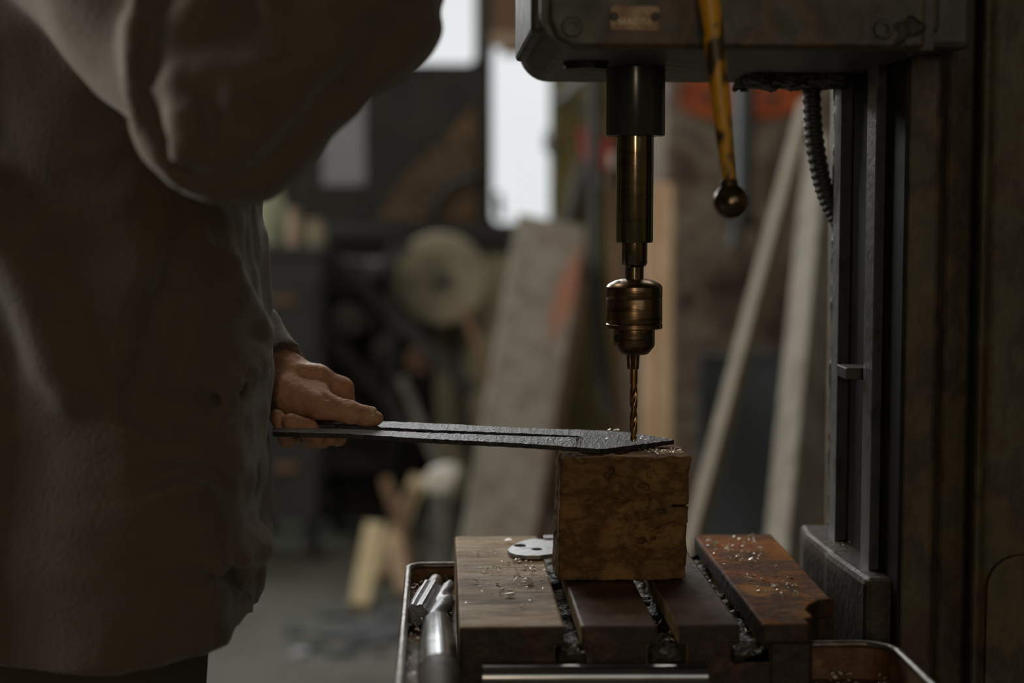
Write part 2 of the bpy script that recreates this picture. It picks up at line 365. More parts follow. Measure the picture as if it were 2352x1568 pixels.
for k in range(7):
    a = math.radians(98+13.5*k); r0, r1 = .11, .43
    if k < 1: r1 = .4
    beam('bar', c+Vector((math.cos(a)*r0,-.012,math.sin(a)*r0)), c+Vector((math.cos(a)*r1*.93,-.012,math.sin(a)*r1*.85)), .012, .012, m_blackp, bay)
tube('arc', [c+Vector((math.cos(a)*.17,-.014,math.sin(a)*.17)) for a in [math.radians(90+9*i) for i in range(11)]], .012, m_blackp, bay, 8)
# rolled brown blind box above the tall pane
bl = thing('window_blind_box', 'brown wooden blind box with pale lower rail across the tall window', 'blind')
y0 = YB-.05
box('panel', (wx(1129), y0, wz(82)), (wx(1262), y0+.03, wz(-330)), m_brownw, bl)
box('rail', (wx(1127), y0-.015, wz(112)), (wx(1262), y0+.03, wz(80)), m_beige, bl)
box('lip', (wx(1152), y0-.005, wz(128)), (wx(1226), y0+.03, wz(112)), m_brownw, bl)
# rag and putty lumps stuck on the tall pane
for i,(px,py,r,mm,lb) in enumerate([(1262,330,.03,m_paper,'grey putty lump on the right edge of the tall window pane'),(1146,472,.028,m_rag,'dark putty smear at the lower left corner of the tall pane')]):
    q = P(px,py,DW-.02)
    o = snets('putty_lump', lambda p,q=q,r=r: ell(p,v3(q),(r*.6,.012,r*1.6))+vnoise(p,60)*.006, (q.x-.05,q.y-.03,q.z-.08),(q.x+.05,q.y+.03,q.z+.08),.004,mm)
    tag(o, lb, 'putty')
# masonry pier behind the drill press
dP = 5.3
pier = struct(box('wall_pier', (P(1528,470,dP).x, CAMP.y+dP, 0), (P(2150,470,dP).x, YB, ZC), m_pier, bevel=.01))
# ================================================================== BACKGROUND THINGS
def timber(name, top, low, dt, dl, w, t, m, label, cat='timber', group=None, w1=None, roll=0):
    a = P(*top, dt); b = P(*low, dl); fl = to_floor(a, b)
    th = thing(name, label, cat, group, (fl.x, fl.y, 0))
    beam('plank', fl+Vector((0,0,.012)), a, w, t, m, th, w1=w1, roll=roll, bevel=.004)
    return th
wb = timber('leaning_board', (1268,512), (1146,1225), 5.0, 4.3, .175, .03, m_graywood, 'wide weathered grey board with a red stain leaning beside the tall window', 'board', w1=.205, roll=.12)
a = P(1330,580,4.95); b2 = P(1262,780,4.74); mid = (a+b2)/2
m_stained = m_graywood.copy(); m_stained.name = 'grey board with red stain'; nt = m_stained.node_tree; bs = nt.nodes['Principled BSDF']; ax_ = (b2-a)
tc = nt.nodes.new('ShaderNodeTexCoord'); mp = nt.nodes.new('ShaderNodeMapping'); mp.vector_type = 'TEXTURE'; mp.inputs['Location'].default_value = mid
mp.inputs['Rotation'].default_value = (0, math.atan2(ax_.x, ax_.z), 0); mp.inputs['Scale'].default_value = (.042,.3,ax_.length*.62)
gr = nt.nodes.new('ShaderNodeTexGradient'); gr.gradient_type = 'SPHERICAL'; nt.links.new(tc.outputs['Object'], mp.inputs[0]); nt.links.new(mp.outputs[0], gr.inputs[0])
mxs = nt.nodes.new('ShaderNodeMix'); mxs.data_type = 'RGBA'; rp = nt.nodes.new('ShaderNodeMapRange'); rp.inputs['From Min'].default_value = .1; rp.inputs['From Max'].default_value = .6
nt.links.new(gr.outputs['Fac'], rp.inputs[0]); nt.links.new(rp.outputs[0], mxs.inputs[0])
nt.links.new(bs.inputs['Base Color'].links[0].from_socket, mxs.inputs[6]); mxs.inputs[7].default_value = (*lin((138,92,72)),1); nt.links.new(mxs.outputs[2], bs.inputs['Base Color'])
wb.children[0].data.materials[0] = m_stained
timber('leaning_board', (1345,560), (1232,1225), 5.08, 4.42, .05, .06, m_brownw, 'dark brown edge board behind the wide grey board', 'board')
timber('peach_timber', (1513,425), (1507,1000), 4.7, 4.55, .078, .06, m_peach, 'upright peach coloured planed timber behind the drill chuck')
timber('thin_lath', (1408,430), (1424,960), 5.0, 4.8, .03, .02, m_brownw, 'thin brown lath standing left of the peach timber')
timber('pale_pole', (1858,235), (1606,1200), 4.3, 3.7, .036, .036, m_pale, 'pale square pole leaning steeply beside the dark sheet', 'pole', roll=.75)
timber('leaning_post', (1892,330), (1815,1225), 4.1, 3.5, .085, .075, m_graywood, 'thick greyish post leaning right against the machine column', 'post', w1=.055, roll=.6)
q0 = P(1608,812,5.0); q1 = P(1830,812,5.0)
sh = thing('dark_metal_sheet', 'dark blue grey steel sheet standing behind the pale pole', 'metal sheet', loc=(q0.x, q0.y, 0))
box('sheet', (q0.x, q0.y, 0.0), (q1.x, q1.y+.03, q0.z), m_darkblue, sh, .004)
box('top_flange', (q0.x, q0.y-.012, q0.z-.012), (q1.x, q1.y, q0.z), m_darkblue, sh, .002)
# pipe + orange sign on the pier
pc = P(1703,470,5.0); pb = P(1703,525,5.0)
pp = thing('drop_pipe', 'dark steel pipe coming down from the ceiling before the masonry', 'pipe', loc=(pc.x, pc.y, pb.z))
tube('pipe', [(pc.x,pc.y,pb.z),(pc.x,pc.y,ZC)], .036, m_gpipe, pp, 20)
tube('collar', [(pc.x,pc.y,pb.z),(pc.x,pc.y,pb.z+.05)], .042, m_blackp, pp, 20)
tube('nipple', [(pc.x-.02,pc.y,pb.z-.05),(pc.x-.02,pc.y,pb.z)], .022, m_gpipe, pp, 16)
sy = CAMP.y+dP-.012
o1 = P(1553,470,dP).x; o2 = P(1845,470,dP).x; z1 = P(1700,272,dP).z; z2 = P(1700,168,dP).z
pts = []
for k in range(32):
    a = 2*math.pi*k/32; pts.append(((o1+o2)/2+(o2-o1)/2*math.copysign(abs(math.cos(a))**.6,math.cos(a)), sy, (z1+z2)/2+(z2-z1)/2*math.copysign(abs(math.sin(a))**.8,math.sin(a))))
og = thing('orange_plate', 'rounded orange painted plate fixed on the masonry behind the feed lever', 'plate')
prism('plate', pts, (0,.012,0), m_orange, og, .003)
for px in (1625, 1772):
    q = P(px, 226, dP); lathe('bolt', [(.014,0),(.014,.01),(.009,.014)], (q.x, sy, q.z), m_rag, og, 12, (0,-1,0))
# hanging hoses and tools left of the quill
hs = thing('black_hose', 'black rubber hose hanging down between grey board and peach timber', 'hose')
tube('hose', [P(1366,150,4.95),P(1366,400,4.95),P(1367,620,4.93),P(1374,760,4.9),P(1387,880,4.88),P(1400,945,4.86)], .021, m_hose, hs, 14)
lathe('nozzle', [(.012,0),(.018,.02),(.018,.05),(.022,.06)], P(1404,962,4.85), m_iron, hs, 14, (-.15,0,1))
hp = P(1366,150,4.95); box('hook', (hp.x-.01,hp.y,hp.z-.02),(hp.x+.01,YB,hp.z+.01), m_iron, hs)
tool_defs = [('red_clamp',(1340,292),(1352,372),.024,m_red,'small red clamp hanging beside the black hose','clamp'),
 ('dark_red_mallet',(1400,318),(1392,392),.03,m_red,'dark red mallet head hanging right of the black hose','mallet'),
 ('white_tube',(1372,140),(1374,250),.022,m_paper,'light grey tube hanging above the red clamp','tube'),
 ('wood_handle',(1378,248),(1378,312),.024,m_peach,'pale wooden handle hanging below the grey tube','handle'),
 ('pale_ball',(1380,398),(1382,428),.02,m_white,'pale round ball under the dark red mallet','ball'),
 ('pale_bottle',(1410,352),(1410,384),.016,m_white,'small pale bottle right of the dark red mallet','bottle'),
 ('grey_bracket',(1312,232),(1352,262),.016,m_iron,'grey slanted bracket on the olive wall by the window','bracket'),
 ('iron_bar',(1352,330),(1300,520),.03,m_iron,'dark slanting iron bar against the olive wall','bar')]
for nm,a,b,r,mm,lb,ct in tool_defs:
    th = thing(nm, lb, ct); dd = {'iron_bar':6.51,'pale_bottle':6.36}.get(nm,6.42); A = P(*a,dd); B = P(*b,dd)
    tube('body', [A,(A+B)/2,B], [r*.85,r,r*.8], mm, th, 14)
    box('peg', (A.x-.006,A.y,A.z-.012),(A.x+.006,YB,A.z), m_iron, th, .001)
# --- left back: cabinet with bottles
dc = 5.7
def bxpx(name, x0,y0,x1,y1,d,dep,m,parent=None,bevel=.004):
    a = P(x0,y0,d); b = P(x1,y1,d); return box(name, (a.x,a.y,a.z),(b.x,a.y+dep,b.z), m, parent, bevel)
cz = P(660,566,dc).z; c0 = P(440,566,dc).x; c1 = P(738,566,dc).x; cy = CAMP.y+dc
cb = thing('dark_cabinet', 'black metal cabinet behind the jacket carrying bottles', 'cabinet', loc=(c0,cy,0))
box('body', (c0,cy,.30),(c1,cy+.28,cz-.03), m_blackp, cb); box('top', (c0-.01,cy-.015,cz-.03),(c1+.01,cy+.28,cz), m_blackp, cb)
for k in range(3):
    dr = box('drawer', (c0+.2,cy-.012,cz-.08-.28*(k+1)),(c1-.02,cy,cz-.08-.28*k-.03), m_blackp, cb)
    box('handle', (c1-.16,cy-.03,cz-.19-.28*k),(c1-.08,cy-.012,cz-.165-.28*k), m_brownw, dr, .003)
for k in (c0+.03, c1-.07): box('leg', (k,cy+.02,0),(k+.04,cy+.26,.31), m_blackp, cb)
def bottle(px0,px1,top,m,label,d=5.8,neck=.45):
    x = P((px0+px1)/2,566,d).x; r = (P(px1,566,d).x-P(px0,566,d).x)/2; zt = P(1010,top,d).z; h = zt-cz
    th = thing('bottle', label, 'bottle', loc=(x,CAMP.y+d,cz))
    lathe('body', [(r*.92,0),(r,.008),(r,h*.62),(r*.9,h*.7),(r*neck,h*.82),(r*neck,h*.93)], (x,CAMP.y+d,cz), m, th, 24)
    lathe('cap', [(r*neck*1.15,h*.9),(r*neck*1.15,h)], (x,CAMP.y+d,cz), m_beige, th, 20)
bottle(560,656,405,m_sage,'tall pale green bottle on the dark cabinet against the jacket edge',5.85,.8)
bottle(656,691,478,m_beige,'narrow beige bottle next to the pale green bottle',5.75,.8)
bottle(693,748,505,m_stone,'short squat jar right of the beige bottle',5.8,.8)
pq = thing('wall_notice', 'pale grey paper notice on the dark wall above the cabinet', 'paper')
y = lin_y-.004; box('sheet', (wx(742),y,wz(424)),(wx(840),y+.003,wz(200)), m_paper, pq, 0)
for px,py in ((752,210),(830,210),(830,414)): lathe('pin', [(.006,0),(.004,.004)], (wx(px),y,wz(py)), m_iron, pq, 10, (0,-1,0))
# --- grinding stone and sheet
gd = 6.1; g = P(1012,640,gd)
gs = thing('grinding_stone', 'large round grey grinding stone with dark hub below the window sill', 'grinding stone', loc=(g.x,g.y,0))
R0 = .165
prof = [(.02,-.02),(.03,-.02),(R0-.006,-.02),(R0,-.014),(R0,.03),(R0-.006,.036),(.03,.036)]
lathe('wheel', prof, g, m_stone, gs, 48, (0,1,0))
lathe('hub', [(.032,-.04),(.036,-.02),(.022,-.045)][::-1], g, m_iron, gs, 24, (0,1,0))
for s in (-1,1): beam('stand_leg', (g.x+s*.14,g.y+.07,0), (g.x+s*.02,g.y+.07,g.z), .035,.035,m_blackp,gs)
tube('axle', [(g.x,g.y-.04,g.z),(g.x,g.y+.12,g.z)], .018, m_iron, gs, 14)
s0 = P(1030,562,6.22); s1 = P(1200,880,6.22)
st = thing('backing_panel', 'olive grey panel standing behind the grinding stone', 'panel', loc=(s0.x,s0.y,0))
box('panel', (s0.x-.05,s0.y,0),(s1.x,s0.y+.02,s0.z), m_panel, st)
box('frame_rail', (s0.x-.05,s0.y-.012,s0.z-.03),(s1.x,s0.y,s0.z), m_darkwall, st)
# --- old dark machine clutter
mc = thing('old_machine', 'dark old machine with wheels and rods behind the hand', 'machine', loc=(P(820,800,6.0).x,CAMP.y+6.0,0))
bxpx('body', 742,600,905,1060,6.05,.3,m_darkwall,mc)
bxpx('base', 742,1050,915,1090,6.02,.36,m_blackp,mc)
a = P(742,1089,6.02); b = P(915,1089,6.02)
for xx in (a.x+.01, b.x-.05): box('leg', (xx,a.y+.24,0),(xx+.04,a.y+.35,a.z), m_blackp, mc)
for px,py,r,mm in ((800,660,.05,m_darkwall),(860,625,.04,m_iron),(800,735,.055,m_iron),(855,735,.05,m_darkwall),(885,800,.045,m_iron),(780,820,.05,m_darkwall),(880,850,.05,m_darkwall),(960,828,.045,m_brownw)):
    q = P(px,py,5.98); lathe('wheel', [(r*.3,-.03),(r*.9,-.03),(r,-.02),(r,.03)], q, mm, mc, 28, (0,1,0))
    lathe('boss', [(r*.2,-.05),(r*.25,-.03)], q, m_blackp, mc, 16, (0,1,0))
for a,b,w_ in (((760,590),(1090,900),.05),((740,760),(960,1000),.04),((900,560),(905,1000),.03),((940,560),(860,640),.03)):
    beam('rod', P(*a,5.95), P(*b,5.93), w_, .03, m_blackp, mc)
timber('diagonal_rod', (922,868), (1012,1085), 5.5, 5.4, .03, .03, m_iron, 'thin grey rod slanting down to the pale bundle', 'rod')
timber('slanting_lath', (1062,700), (1120,860), 5.6, 5.5, .022, .02, m_brownw, 'thin dark lath slanting across the grinding stone panel', 'lath')
# --- radiator
ra = thing('cast_radiator', 'dark cast iron radiator of vertical columns low on the back wall', 'radiator', loc=(P(760,1210,6.25).x,CAMP.y+6.25,0))
for k in range(10):
    px = 600+k*36; a = P(px+12,1105,6.2); zt = a.z; 
    tube('column', [(a.x+.03,a.y,.0+.05),(a.x+.02,a.y-.01,.1),(a.x-.005,a.y,zt)], [.014,.02,.018], m_iron, ra, 12)
x0 = P(598,1100,6.2).x; x1 = P(960,1100,6.2).x; yy = CAMP.y+6.2
tube('pipe', [(x0,yy,.07),(x1,yy,.07)], .024, m_blackp, ra, 14); zt = P(700,1100,6.2).z
tube('pipe', [(x0,yy,zt),(x1,yy,zt)], .024, m_darkwall, ra, 14)
for xx in (x0+.04, x1-.04): box('foot', (xx-.02,yy-.03,0),(xx+.02,yy+.03,.06), m_blackp, ra)
# --- scrap timber on the floor
timber('offcut_stick', (862,1205), (830,1385), 5.25, 5.02, .062, .03, m_cream, 'cream timber offcut standing upright on the floor, nearest of the scraps', 'offcut', 'scrap timber')
timber('offcut_stick', (962,1098), (905,1250), 5.72, 5.5, .07, .03, m_cream, 'cream split offcut leaning behind the crossed brown strips', 'offcut', 'scrap timber', w1=.05)
timber('offcut_stick', (884,1098), (955,1330), 5.45, 5.28, .036, .02, m_brownw, 'brown strip crossing from upper left to lower right among the scraps', 'offcut', 'scrap timber')
timber('offcut_stick', (948,1120), (885,1330), 5.56, 5.38, .036, .02, m_brownw, 'brown strip crossing under the cream split offcut', 'offcut', 'scrap timber')
timber('offcut_stick', (905,1230), (925,1350), 5.34, 5.18, .05, .02, m_peach, 'short tan board low behind the nearest cream offcut', 'offcut', 'scrap timber')
dk = P(955,1290,5.45); gp = P(1030,1300,5.0)
dr = thing('steel_drum', 'grey upright steel drum left of the wide board', 'drum', loc=(gp.x,gp.y,0))
zt = P(1030,1150,5.0).z
lathe('body', [(.052,0),(.056,.006),(.056,zt*.5),(.06,zt*.5+.006),(.056,zt*.5+.012),(.056,zt-.006),(.05,zt)], (gp.x,gp.y,0), m_iron, dr, 28)
lathe('lid', [(.06,zt-.004),(.06,zt+.008),(.05,zt+.012)], (gp.x,gp.y,0), m_iron, dr, 28)
ct = P(1020,1118,5.0)
o = snets('pale_bundle', lambda p: ell(p,(ct.x,ct.y,zt+.055),(.062,.06,.05))+vnoise(p,28)*.012, (ct.x-.1,ct.y-.1,zt+.008),(ct.x+.1,ct.y+.1,zt+.14),.006,m_white); tag(o,'pale grey cloth bundle lying on the steel drum','cloth bundle')
rg = P(820,1420,4.75)
o = snets('dark_rag', lambda p: ell(p,(rg.x,rg.y,0.0),(.17,.22,.02))+vnoise(p,14)*.012, (rg.x-.24,rg.y-.3,0.0),(rg.x+.24,rg.y+.3,.06),.01,m_rag); tag(o,'flat dark rag spread on the concrete floor beneath the offcuts','rag')
pc2 = P(690,1458,4.5)
o = snets('floor_chip', lambda p: ell(p,(pc2.x,pc2.y,.006),(.03,.03,.012))+vnoise(p,60)*.004, (pc2.x-.05,pc2.y-.05,0),(pc2.x+.05,pc2.y+.05,.03),.004,m_paper); tag(o,'small pale chip lying alone on the concrete floor','chip')
# ================================================================== DRILL PRESS
DA = 1.582; AX = P(1458,470,DA).x; AY = CAMP.y+DA
dp = thing('drill_press', 'large old drill press with greenish brown painted head and rusty column', 'drill press', loc=(P(2300,784,1.6).x, AY, 0))
dpl = dp.location
hN, hF = 1.39, 1.76; hy0, hy1 = CAMP.y+hN, CAMP.y+hF
hz = P(1600,114,hN).z
hx0 = P(1241,60,hN).x; hx1 = P(2112,60,hN).x; htop = 1.78
# head casting: rounded profile in XZ pushed along Y
rc = .030; prof = [(hx0,htop)]
for k in range(9):
    a = math.radians(180+90*k/8); prof.append((hx0+rc+rc*math.cos(a), hz+rc+rc*math.sin(a)))
prof += [(hx1+.012,hz),(hx1+.012,htop)]
head = prism('head_casting', [(x,hy0,z) for x,z in prof], (0,hy1-hy0,0), m_black, dp, .012)
cvz = P(1600,108,hN-.008).z
cv0 = P(1262,60,hN-.008).x; cv1 = P(2126,60,hN-.008).x
cover = prism('front_cover', [(cv0,hy0+.001,cvz+.02),(cv0+.006,hy0+.001,cvz+.006),(cv0+.02,hy0+.001,cvz),(cv1,hy0+.001,cvz),(cv1,hy0+.001,htop),(cv0,hy0+.001,htop)], (0,-.009,0), m_green, dp, .003)
fl = box('side_flange', (hx0-.006,hy0+.03,P(1236,78,hN+.04).z),(hx0+.01,hy1-.05,htop), m_black, dp, .004)
yc = hy0-.008
for px,py in ((1313,63),(2027,68)):
    q = P(px,py,hN-.008); r = .0088
    lathe('bolt_recess', [(r*1.12,-.001),(r*1.12,.0012),(r*.98,.0012)], (q.x,yc,q.z), m_black, cover, 24, (0,-1,0))
    b_ = lathe('socket_bolt', [(r*.92,-.002),(r*.92,.0035),(r*.8,.005),(r*.5,.005),(r*.45,.001)], (q.x,yc,q.z), m_black, cover, 24, (0,-1,0))
# paint chip patch with scar on right
scar = P(2090,70,hN-.008)
o = snets('scar', lambda p: ell(p,(scar.x,yc,scar.z),(.010,.0012,.013))+vnoise(p,160)*.0015, (scar.x-.02,yc-.006,scar.z-.022),(scar.x+.02,yc+.003,scar.z+.022),.0012,m_cast,cover)
# nameplate
n0 = P(1402,11,hN-.011); n1 = P(1514,70,hN-.011)
npt = [(n0.x,yc,n1.z),(n1.x,yc,n1.z-.0006),(n1.x+.0006,yc,n0.z-.001),(n1.x-.006,yc,n0.z-.0004),(n0.x+.004,yc,n0.z),(n0.x,yc,n0.z-.002)]
nm = prism('nameplate', npt, (0,-.0022,0), m_brass, dp, .0004); nm['label'] = 'small tarnished nameplate lettered МАСЛА'
for px in (1411,1505):
    q = P(px,38,hN-.011); lathe('rivet', [(.0034,0),(.0034,.0016),(.002,.0024)], (q.x,yc-.002,q.z), m_black, nm, 16, (0,-1,0))
tcv = bpy.data.curves.new('lettering','FONT'); tcv.body = 'МАСЛА'; tcv.size = .0068; tcv.extrude = .0005; tcv.align_x = 'CENTER'; tcv.space_character = 1.12
tob = bpy.data.objects.new('lettering_curve', tcv); COL.objects.link(tob)
dg = bpy.context.evaluated_depsgraph_get(); tme = bpy.data.meshes.new_from_object(tob.evaluated_get(dg)); bpy.data.objects.remove(tob)
q = P(1459,57,hN-.011); tm = Matrix.Translation((q.x,yc-.0025,q.z)) @ Matrix.Rotation(math.pi/2,4,'X'); tme.transform(tm); tme.materials.clear(); tme.materials.append(M('worn letter faces', [(222,204,172),(206,188,156)], 60, .5, .2))
lo_ = bpy.data.objects.new('lettering', tme); link(lo_); lo_.parent = nm; lo_.matrix_parent_inverse = Matrix.Identity(4)
# underside details
ub = P(1345,150,1.52); lathe('underside_plug', [(.020,-.004),(.020,.004),(.024,.006)][::-1], (ub.x,ub.y,hz-.002), m_cast, dp, 28)
gz = P(1800,204,1.74).z
o = snets('gib_block', lambda p: np.max(np.abs(p-np.array([(P(1690,190,1.7).x+P(1945,190,1.7).x)/2, CAMP.y+1.69, gz+.02]))-np.array([.052,.055,.02]),axis=1)+vnoise(p,90)*.0045+vnoise(p,220)*.002, (P(1690,190,1.7).x-.015,CAMP.y+1.62,gz-.01),(P(1945,190,1.7).x+.015,CAMP.y+1.76,gz+.05),.003,m_cast,dp)
# spindle sleeve, quill, arbor, chuck
def zz(py): return P(1458,py,DA).z
U = DA/F
def prof_px(l): return [(r*U, zz(y)) for r,y in l]
lathe('spindle_sleeve', prof_px([(68,140),(68,308),(66.5,312),(63,313),(46,313),(45,300)]), (AX,AY,0), m_sleeve, dp, 64)
lathe('quill', prof_px([(42.5,300),(42.5,552),(41,557),(30,557)]), (AX,AY,0), m_quill, dp, 64)
lathe('arbor', prof_px([(29.5,555),(29.5,604),(27,609),(21.5,613),(21.5,646)]), (AX,AY,0), m_quill, dp, 48)
chuck = lathe('drill_chuck', prof_px([(30,640),(44,644),(60,652),(64.5,658),(65,664),(65,682),(64,684),(65,686),(65,738),(64.4,740),(63,741.5),(64.4,743),(65.5,744),(65.5,752),(64,754),(48,754)]), (AX,AY,0), m_chuck, dp, 72)
slv = lathe('lower_sleeve', prof_px([(48,752),(48,790),(46,796),(34,811),(30,813),(18,813)]), (AX,AY,0), m_chuck, chuck, 64)
for k in range(4):
    a = math.radians(-152+90*k); q = Vector((AX+47.2*U*math.cos(a), AY+47.2*U*math.sin(a), zz(775)))
    lathe('key_hole', [(.0036,-.003),(.0036,.0010),(.003,.0011)], q, m_blackp, chuck, 16, (math.cos(a),math.sin(a),0))
for k in range(3):
    a = math.radians(-70+120*k); c0 = Vector((AX+9.5*U*math.cos(a),AY+9.5*U*math.sin(a),0))
    tube('jaw', [c0+Vector((0,0,zz(806))), Vector((AX+8.5*U*math.cos(a),AY+8.5*U*math.sin(a),zz(847)))], [.0036,.0028], m_chuck, chuck, 10)
# notches at chuck top (wrench flats)
for k in range(3):
    a = math.radians(-150+120*k); q = Vector((AX+50*U*math.cos(a),AY+50*U*math.sin(a),zz(650)))
    lathe('top_dimple', [(.004,-.002),(.004,.0012),(.002,.0016)], q, m_rim, chuck, 14, (math.cos(a)*.5,math.sin(a)*.5,.8))
# drill bit: twisted two-flute body
bt = thing('drill_bit', 'slender bronze twist drill bit held in the chuck', 'drill bit', loc=(AX,AY,zz(1012)))
nb = 90; bp_ = []; 
zt, z0b = zz(838), zz(1014); zf = zz(878)
sec = []
def bitsec(i, a):
    z = z0b+(zt-z0b)*i/(nb-1)
    if z > zf: return 1
    tw = (z-z0b)/.0235*math.pi*2*.5 + .6; d = math.cos(2*(a-tw)); k = max(0, d)
    fade = min(1, (zf-z)/.006)
    return 1-.52*fade*k**.8
tube('flutes', [(AX,AY,z0b+(zt-z0b)*i/(nb-1)) for i in range(nb)], [.0036*(min(1,.35+i/4) if i < 3 else 1) for i in range(nb)], m_bit, bt, 32, sect=bitsec)
# ---- feed lever
hub = P(1600,-290,1.335)
fh = P(1629,0,1.335)
rod = tube('feed_lever', [P(1600,-290,1.335),P(1629,0,1.335),P(1646,150,1.335),P(1662,300,1.335),P(1676,415,1.335)], [.0086,.0086,.0078,.0066,.0056], m_yellow, dp, 20); rod['label'] = 'lever rod with chipped yellow paint'
bc = P(1679,463,1.335); br = 41*1.335/F
lathe('ball_knob', [(.0058,br*1.28),(.0072,br*1.15),(br*.5,br*.9)]+[(br*math.sin(math.radians(a)),br*math.cos(math.radians(a))) for a in range(36,181,9)], bc, m_steelball, rod, 40, (bc-P(1662,300,1.335))*-1)
lathe('lever_hub', [(.045,-.03),(.045,.07),(.038,.08)], (hub.x,hub.y-.03,hub.z), m_black, dp, 40, (0,1,0))
dvec = (P(1676,415,1.335)-hub); L0 = dvec.length
for k in (1,2):
    a = math.radians(-120*k); d2 = Vector((dvec.x*math.cos(a)-dvec.z*math.sin(a), 0, dvec.x*math.sin(a)+dvec.z*math.cos(a)))
    rr = tube('feed_lever', [hub, hub+d2], [.0086,.0058], m_yellow, dp, 16)
    lathe('ball_knob', [(br*math.sin(math.radians(t)),br*math.cos(math.radians(t))) for t in range(9,181,9)], hub+d2*1.05, m_steelball, rr, 24, d2)
    if k == 1: grip = hub+d2*.8; gdir = d2.normalized()
# ---- column
cxw = P(1998,784,1.56).x
def cp(px, d): q = P(px, 784, d); return (q.x, q.y)
prof = [cp(2063,1.50), cp(2076,1.494), cp(2150,1.494), cp(2166,1.52), cp(2232,1.52), cp(2242,1.462), cp(2258,1.457), cp(2272,1.47), cp(2560,1.47)]
xr = prof[-1][0]
xfront = cxw+.014
outline = [(xfront,CAMP.y+1.80),(xfront,CAMP.y+1.50)]+prof[1:]+[(xr,CAMP.y+1.80)]
col = prism('column', [(x,y,0) for x,y in outline], (0,0,1.9), m_col, dp, .004)
for d0,d1,nm_ in ((1.550,1.584,'slide_way'),(1.688,1.716,'slide_way')):
    x = cxw; o = prism(nm_, [(x,CAMP.y+d0,.4),(x,CAMP.y+d1,.4),(xfront+.004,CAMP.y+d1-.012,.4),(xfront+.004,CAMP.y+d0+.014,.4)], (0,0,1.48), m_way, dp, .0012)
recess = box('recess_shade_strip', (xfront-.0015,CAMP.y+1.575,.4),(xfront+.003,CAMP.y+1.69,1.88), m_recess_shade, dp, .001)  # dark strip painting the shade between the two ways
box('undercut_shade_strip', (xfront-.003,CAMP.y+1.492,.3),(xfront+.0008,CAMP.y+1.56,1.88), m_recess_shade, dp, .0005)  # dark strip painting the shade of the dovetail undercut
# far-edge rough gib strip seen past the far way
g0 = P(1909,784,1.725)
snets('gib_strip', lambda p: np.max(np.abs(p-np.array([g0.x+.006,g0.y,1.13]))-np.array([.006,.004,.26]),axis=1)+vnoise(p,110)*.0022, (g0.x-.008,g0.y-.012,.85),(g0.x+.02,g0.y+.012,1.41),.0022,m_cast,dp)
# saddle plate behind head and raised column cover
box('head_saddle', (P(2120,60,1.42).x,CAMP.y+1.42,P(2140,112,1.42).z),(P(2235,60,1.42).x,CAMP.y+1.52,1.78), m_black, dp, .006)
bq = P(2143,40,1.41); box('saddle_lug', (P(2128,0,1.41).x,CAMP.y+1.405,P(2128,75,1.41).z),(P(2158,0,1.41).x,CAMP.y+1.43,1.5), m_col, dp, .004)
ln = P(1946,852,1.575); lg = P(1925,900,1.575); 
box('travel_stop', (cxw-.012,CAMP.y+1.60,P(1950,872,1.6).z),(cxw+.012,CAMP.y+1.64,P(1950,845,1.6).z), m_black, dp, .001)
# cover panel low on column
k0 = P(2268,1275,1.465); k1 = P(2470,1275,1.465); rr_ = rrect(k0.x,k1.x,.35,k0.z,.03)
prism('access_door', [(x,CAMP.y+1.47,z) for x,z in rr_], (0,-.007,0), m_col, dp, .002)
# conduit
hc = [P(1864,190,1.735),P(1866,260,1.735),P(1872,330,1.735),P(1884,400,1.733),P(1900,455,1.731),P(1922,500,1.728),P(1945,530,1.725)]
dense = []
for i in range(len(hc)-1):
    p0 = hc[max(0,i-1)]; p1 = hc[i]; p2 = hc[i+1]; p3 = hc[min(len(hc)-1,i+2)]
    for s in range(26):
        t = s/26; dense.append(.5*((2*p1)+(p2-p0)*t+(2*p0-5*p1+4*p2-p3)*t*t+(3*p1-p0-3*p2+p3)*t**3))
rb = [.0092*(1-.0*i)+(.0007*math.sin(i*2*math.pi/7.0)) for i in range(len(dense))]
cd = tube('flexible_conduit', dense, rb, m_hose, dp, 20, cap=False); cd['label'] = 'ribbed black rubber conduit'
# ---- work table with T slots
tz = P(1060,1440,1.38).z; tN, tF = 1.38, 1.766; ty0, ty1 = CAMP.y+tN, CAMP.y+tF
tx0 = PZ(1055,1440,tz).x; tx1 = PZ(1868,1440,tz).x
def tX(px,py): return PZ(px,py,tz).x
sl = [(tX(1297,1440), tX(1335,1440)), (tX(1512,1440), tX(1560,1440)), (tX(1706,1440), tX(1757,1440))]
lip = .017; td = .012; zb = tz-.034
prof = [(tx0,tz)]
for a,b in sl:
    e = .008
    prof += [(a,tz),(a,tz-lip),(a-e,tz-lip),(a-e,zb),(b+e,zb),(b+e,tz-lip),(b,tz-lip),(b,tz)]
xe = sl[2][1]
prof = prof[:-2]; prof += [(xe+.0075,tz-.075),(tx0,tz-.075)]
tab = prism('work_table', [(x,ty0,z) for x,z in prof], (0,ty1-ty0,0), m_slot, dp, .0022, side=m_table); tab['label'] = 'oily brown slotted table scattered with shavings'
tab.data.materials.append(m_midland)
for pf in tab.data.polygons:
    if pf.center.z > tz-.001 and pf.center.x > sl[0][1]: pf.material_index = 2
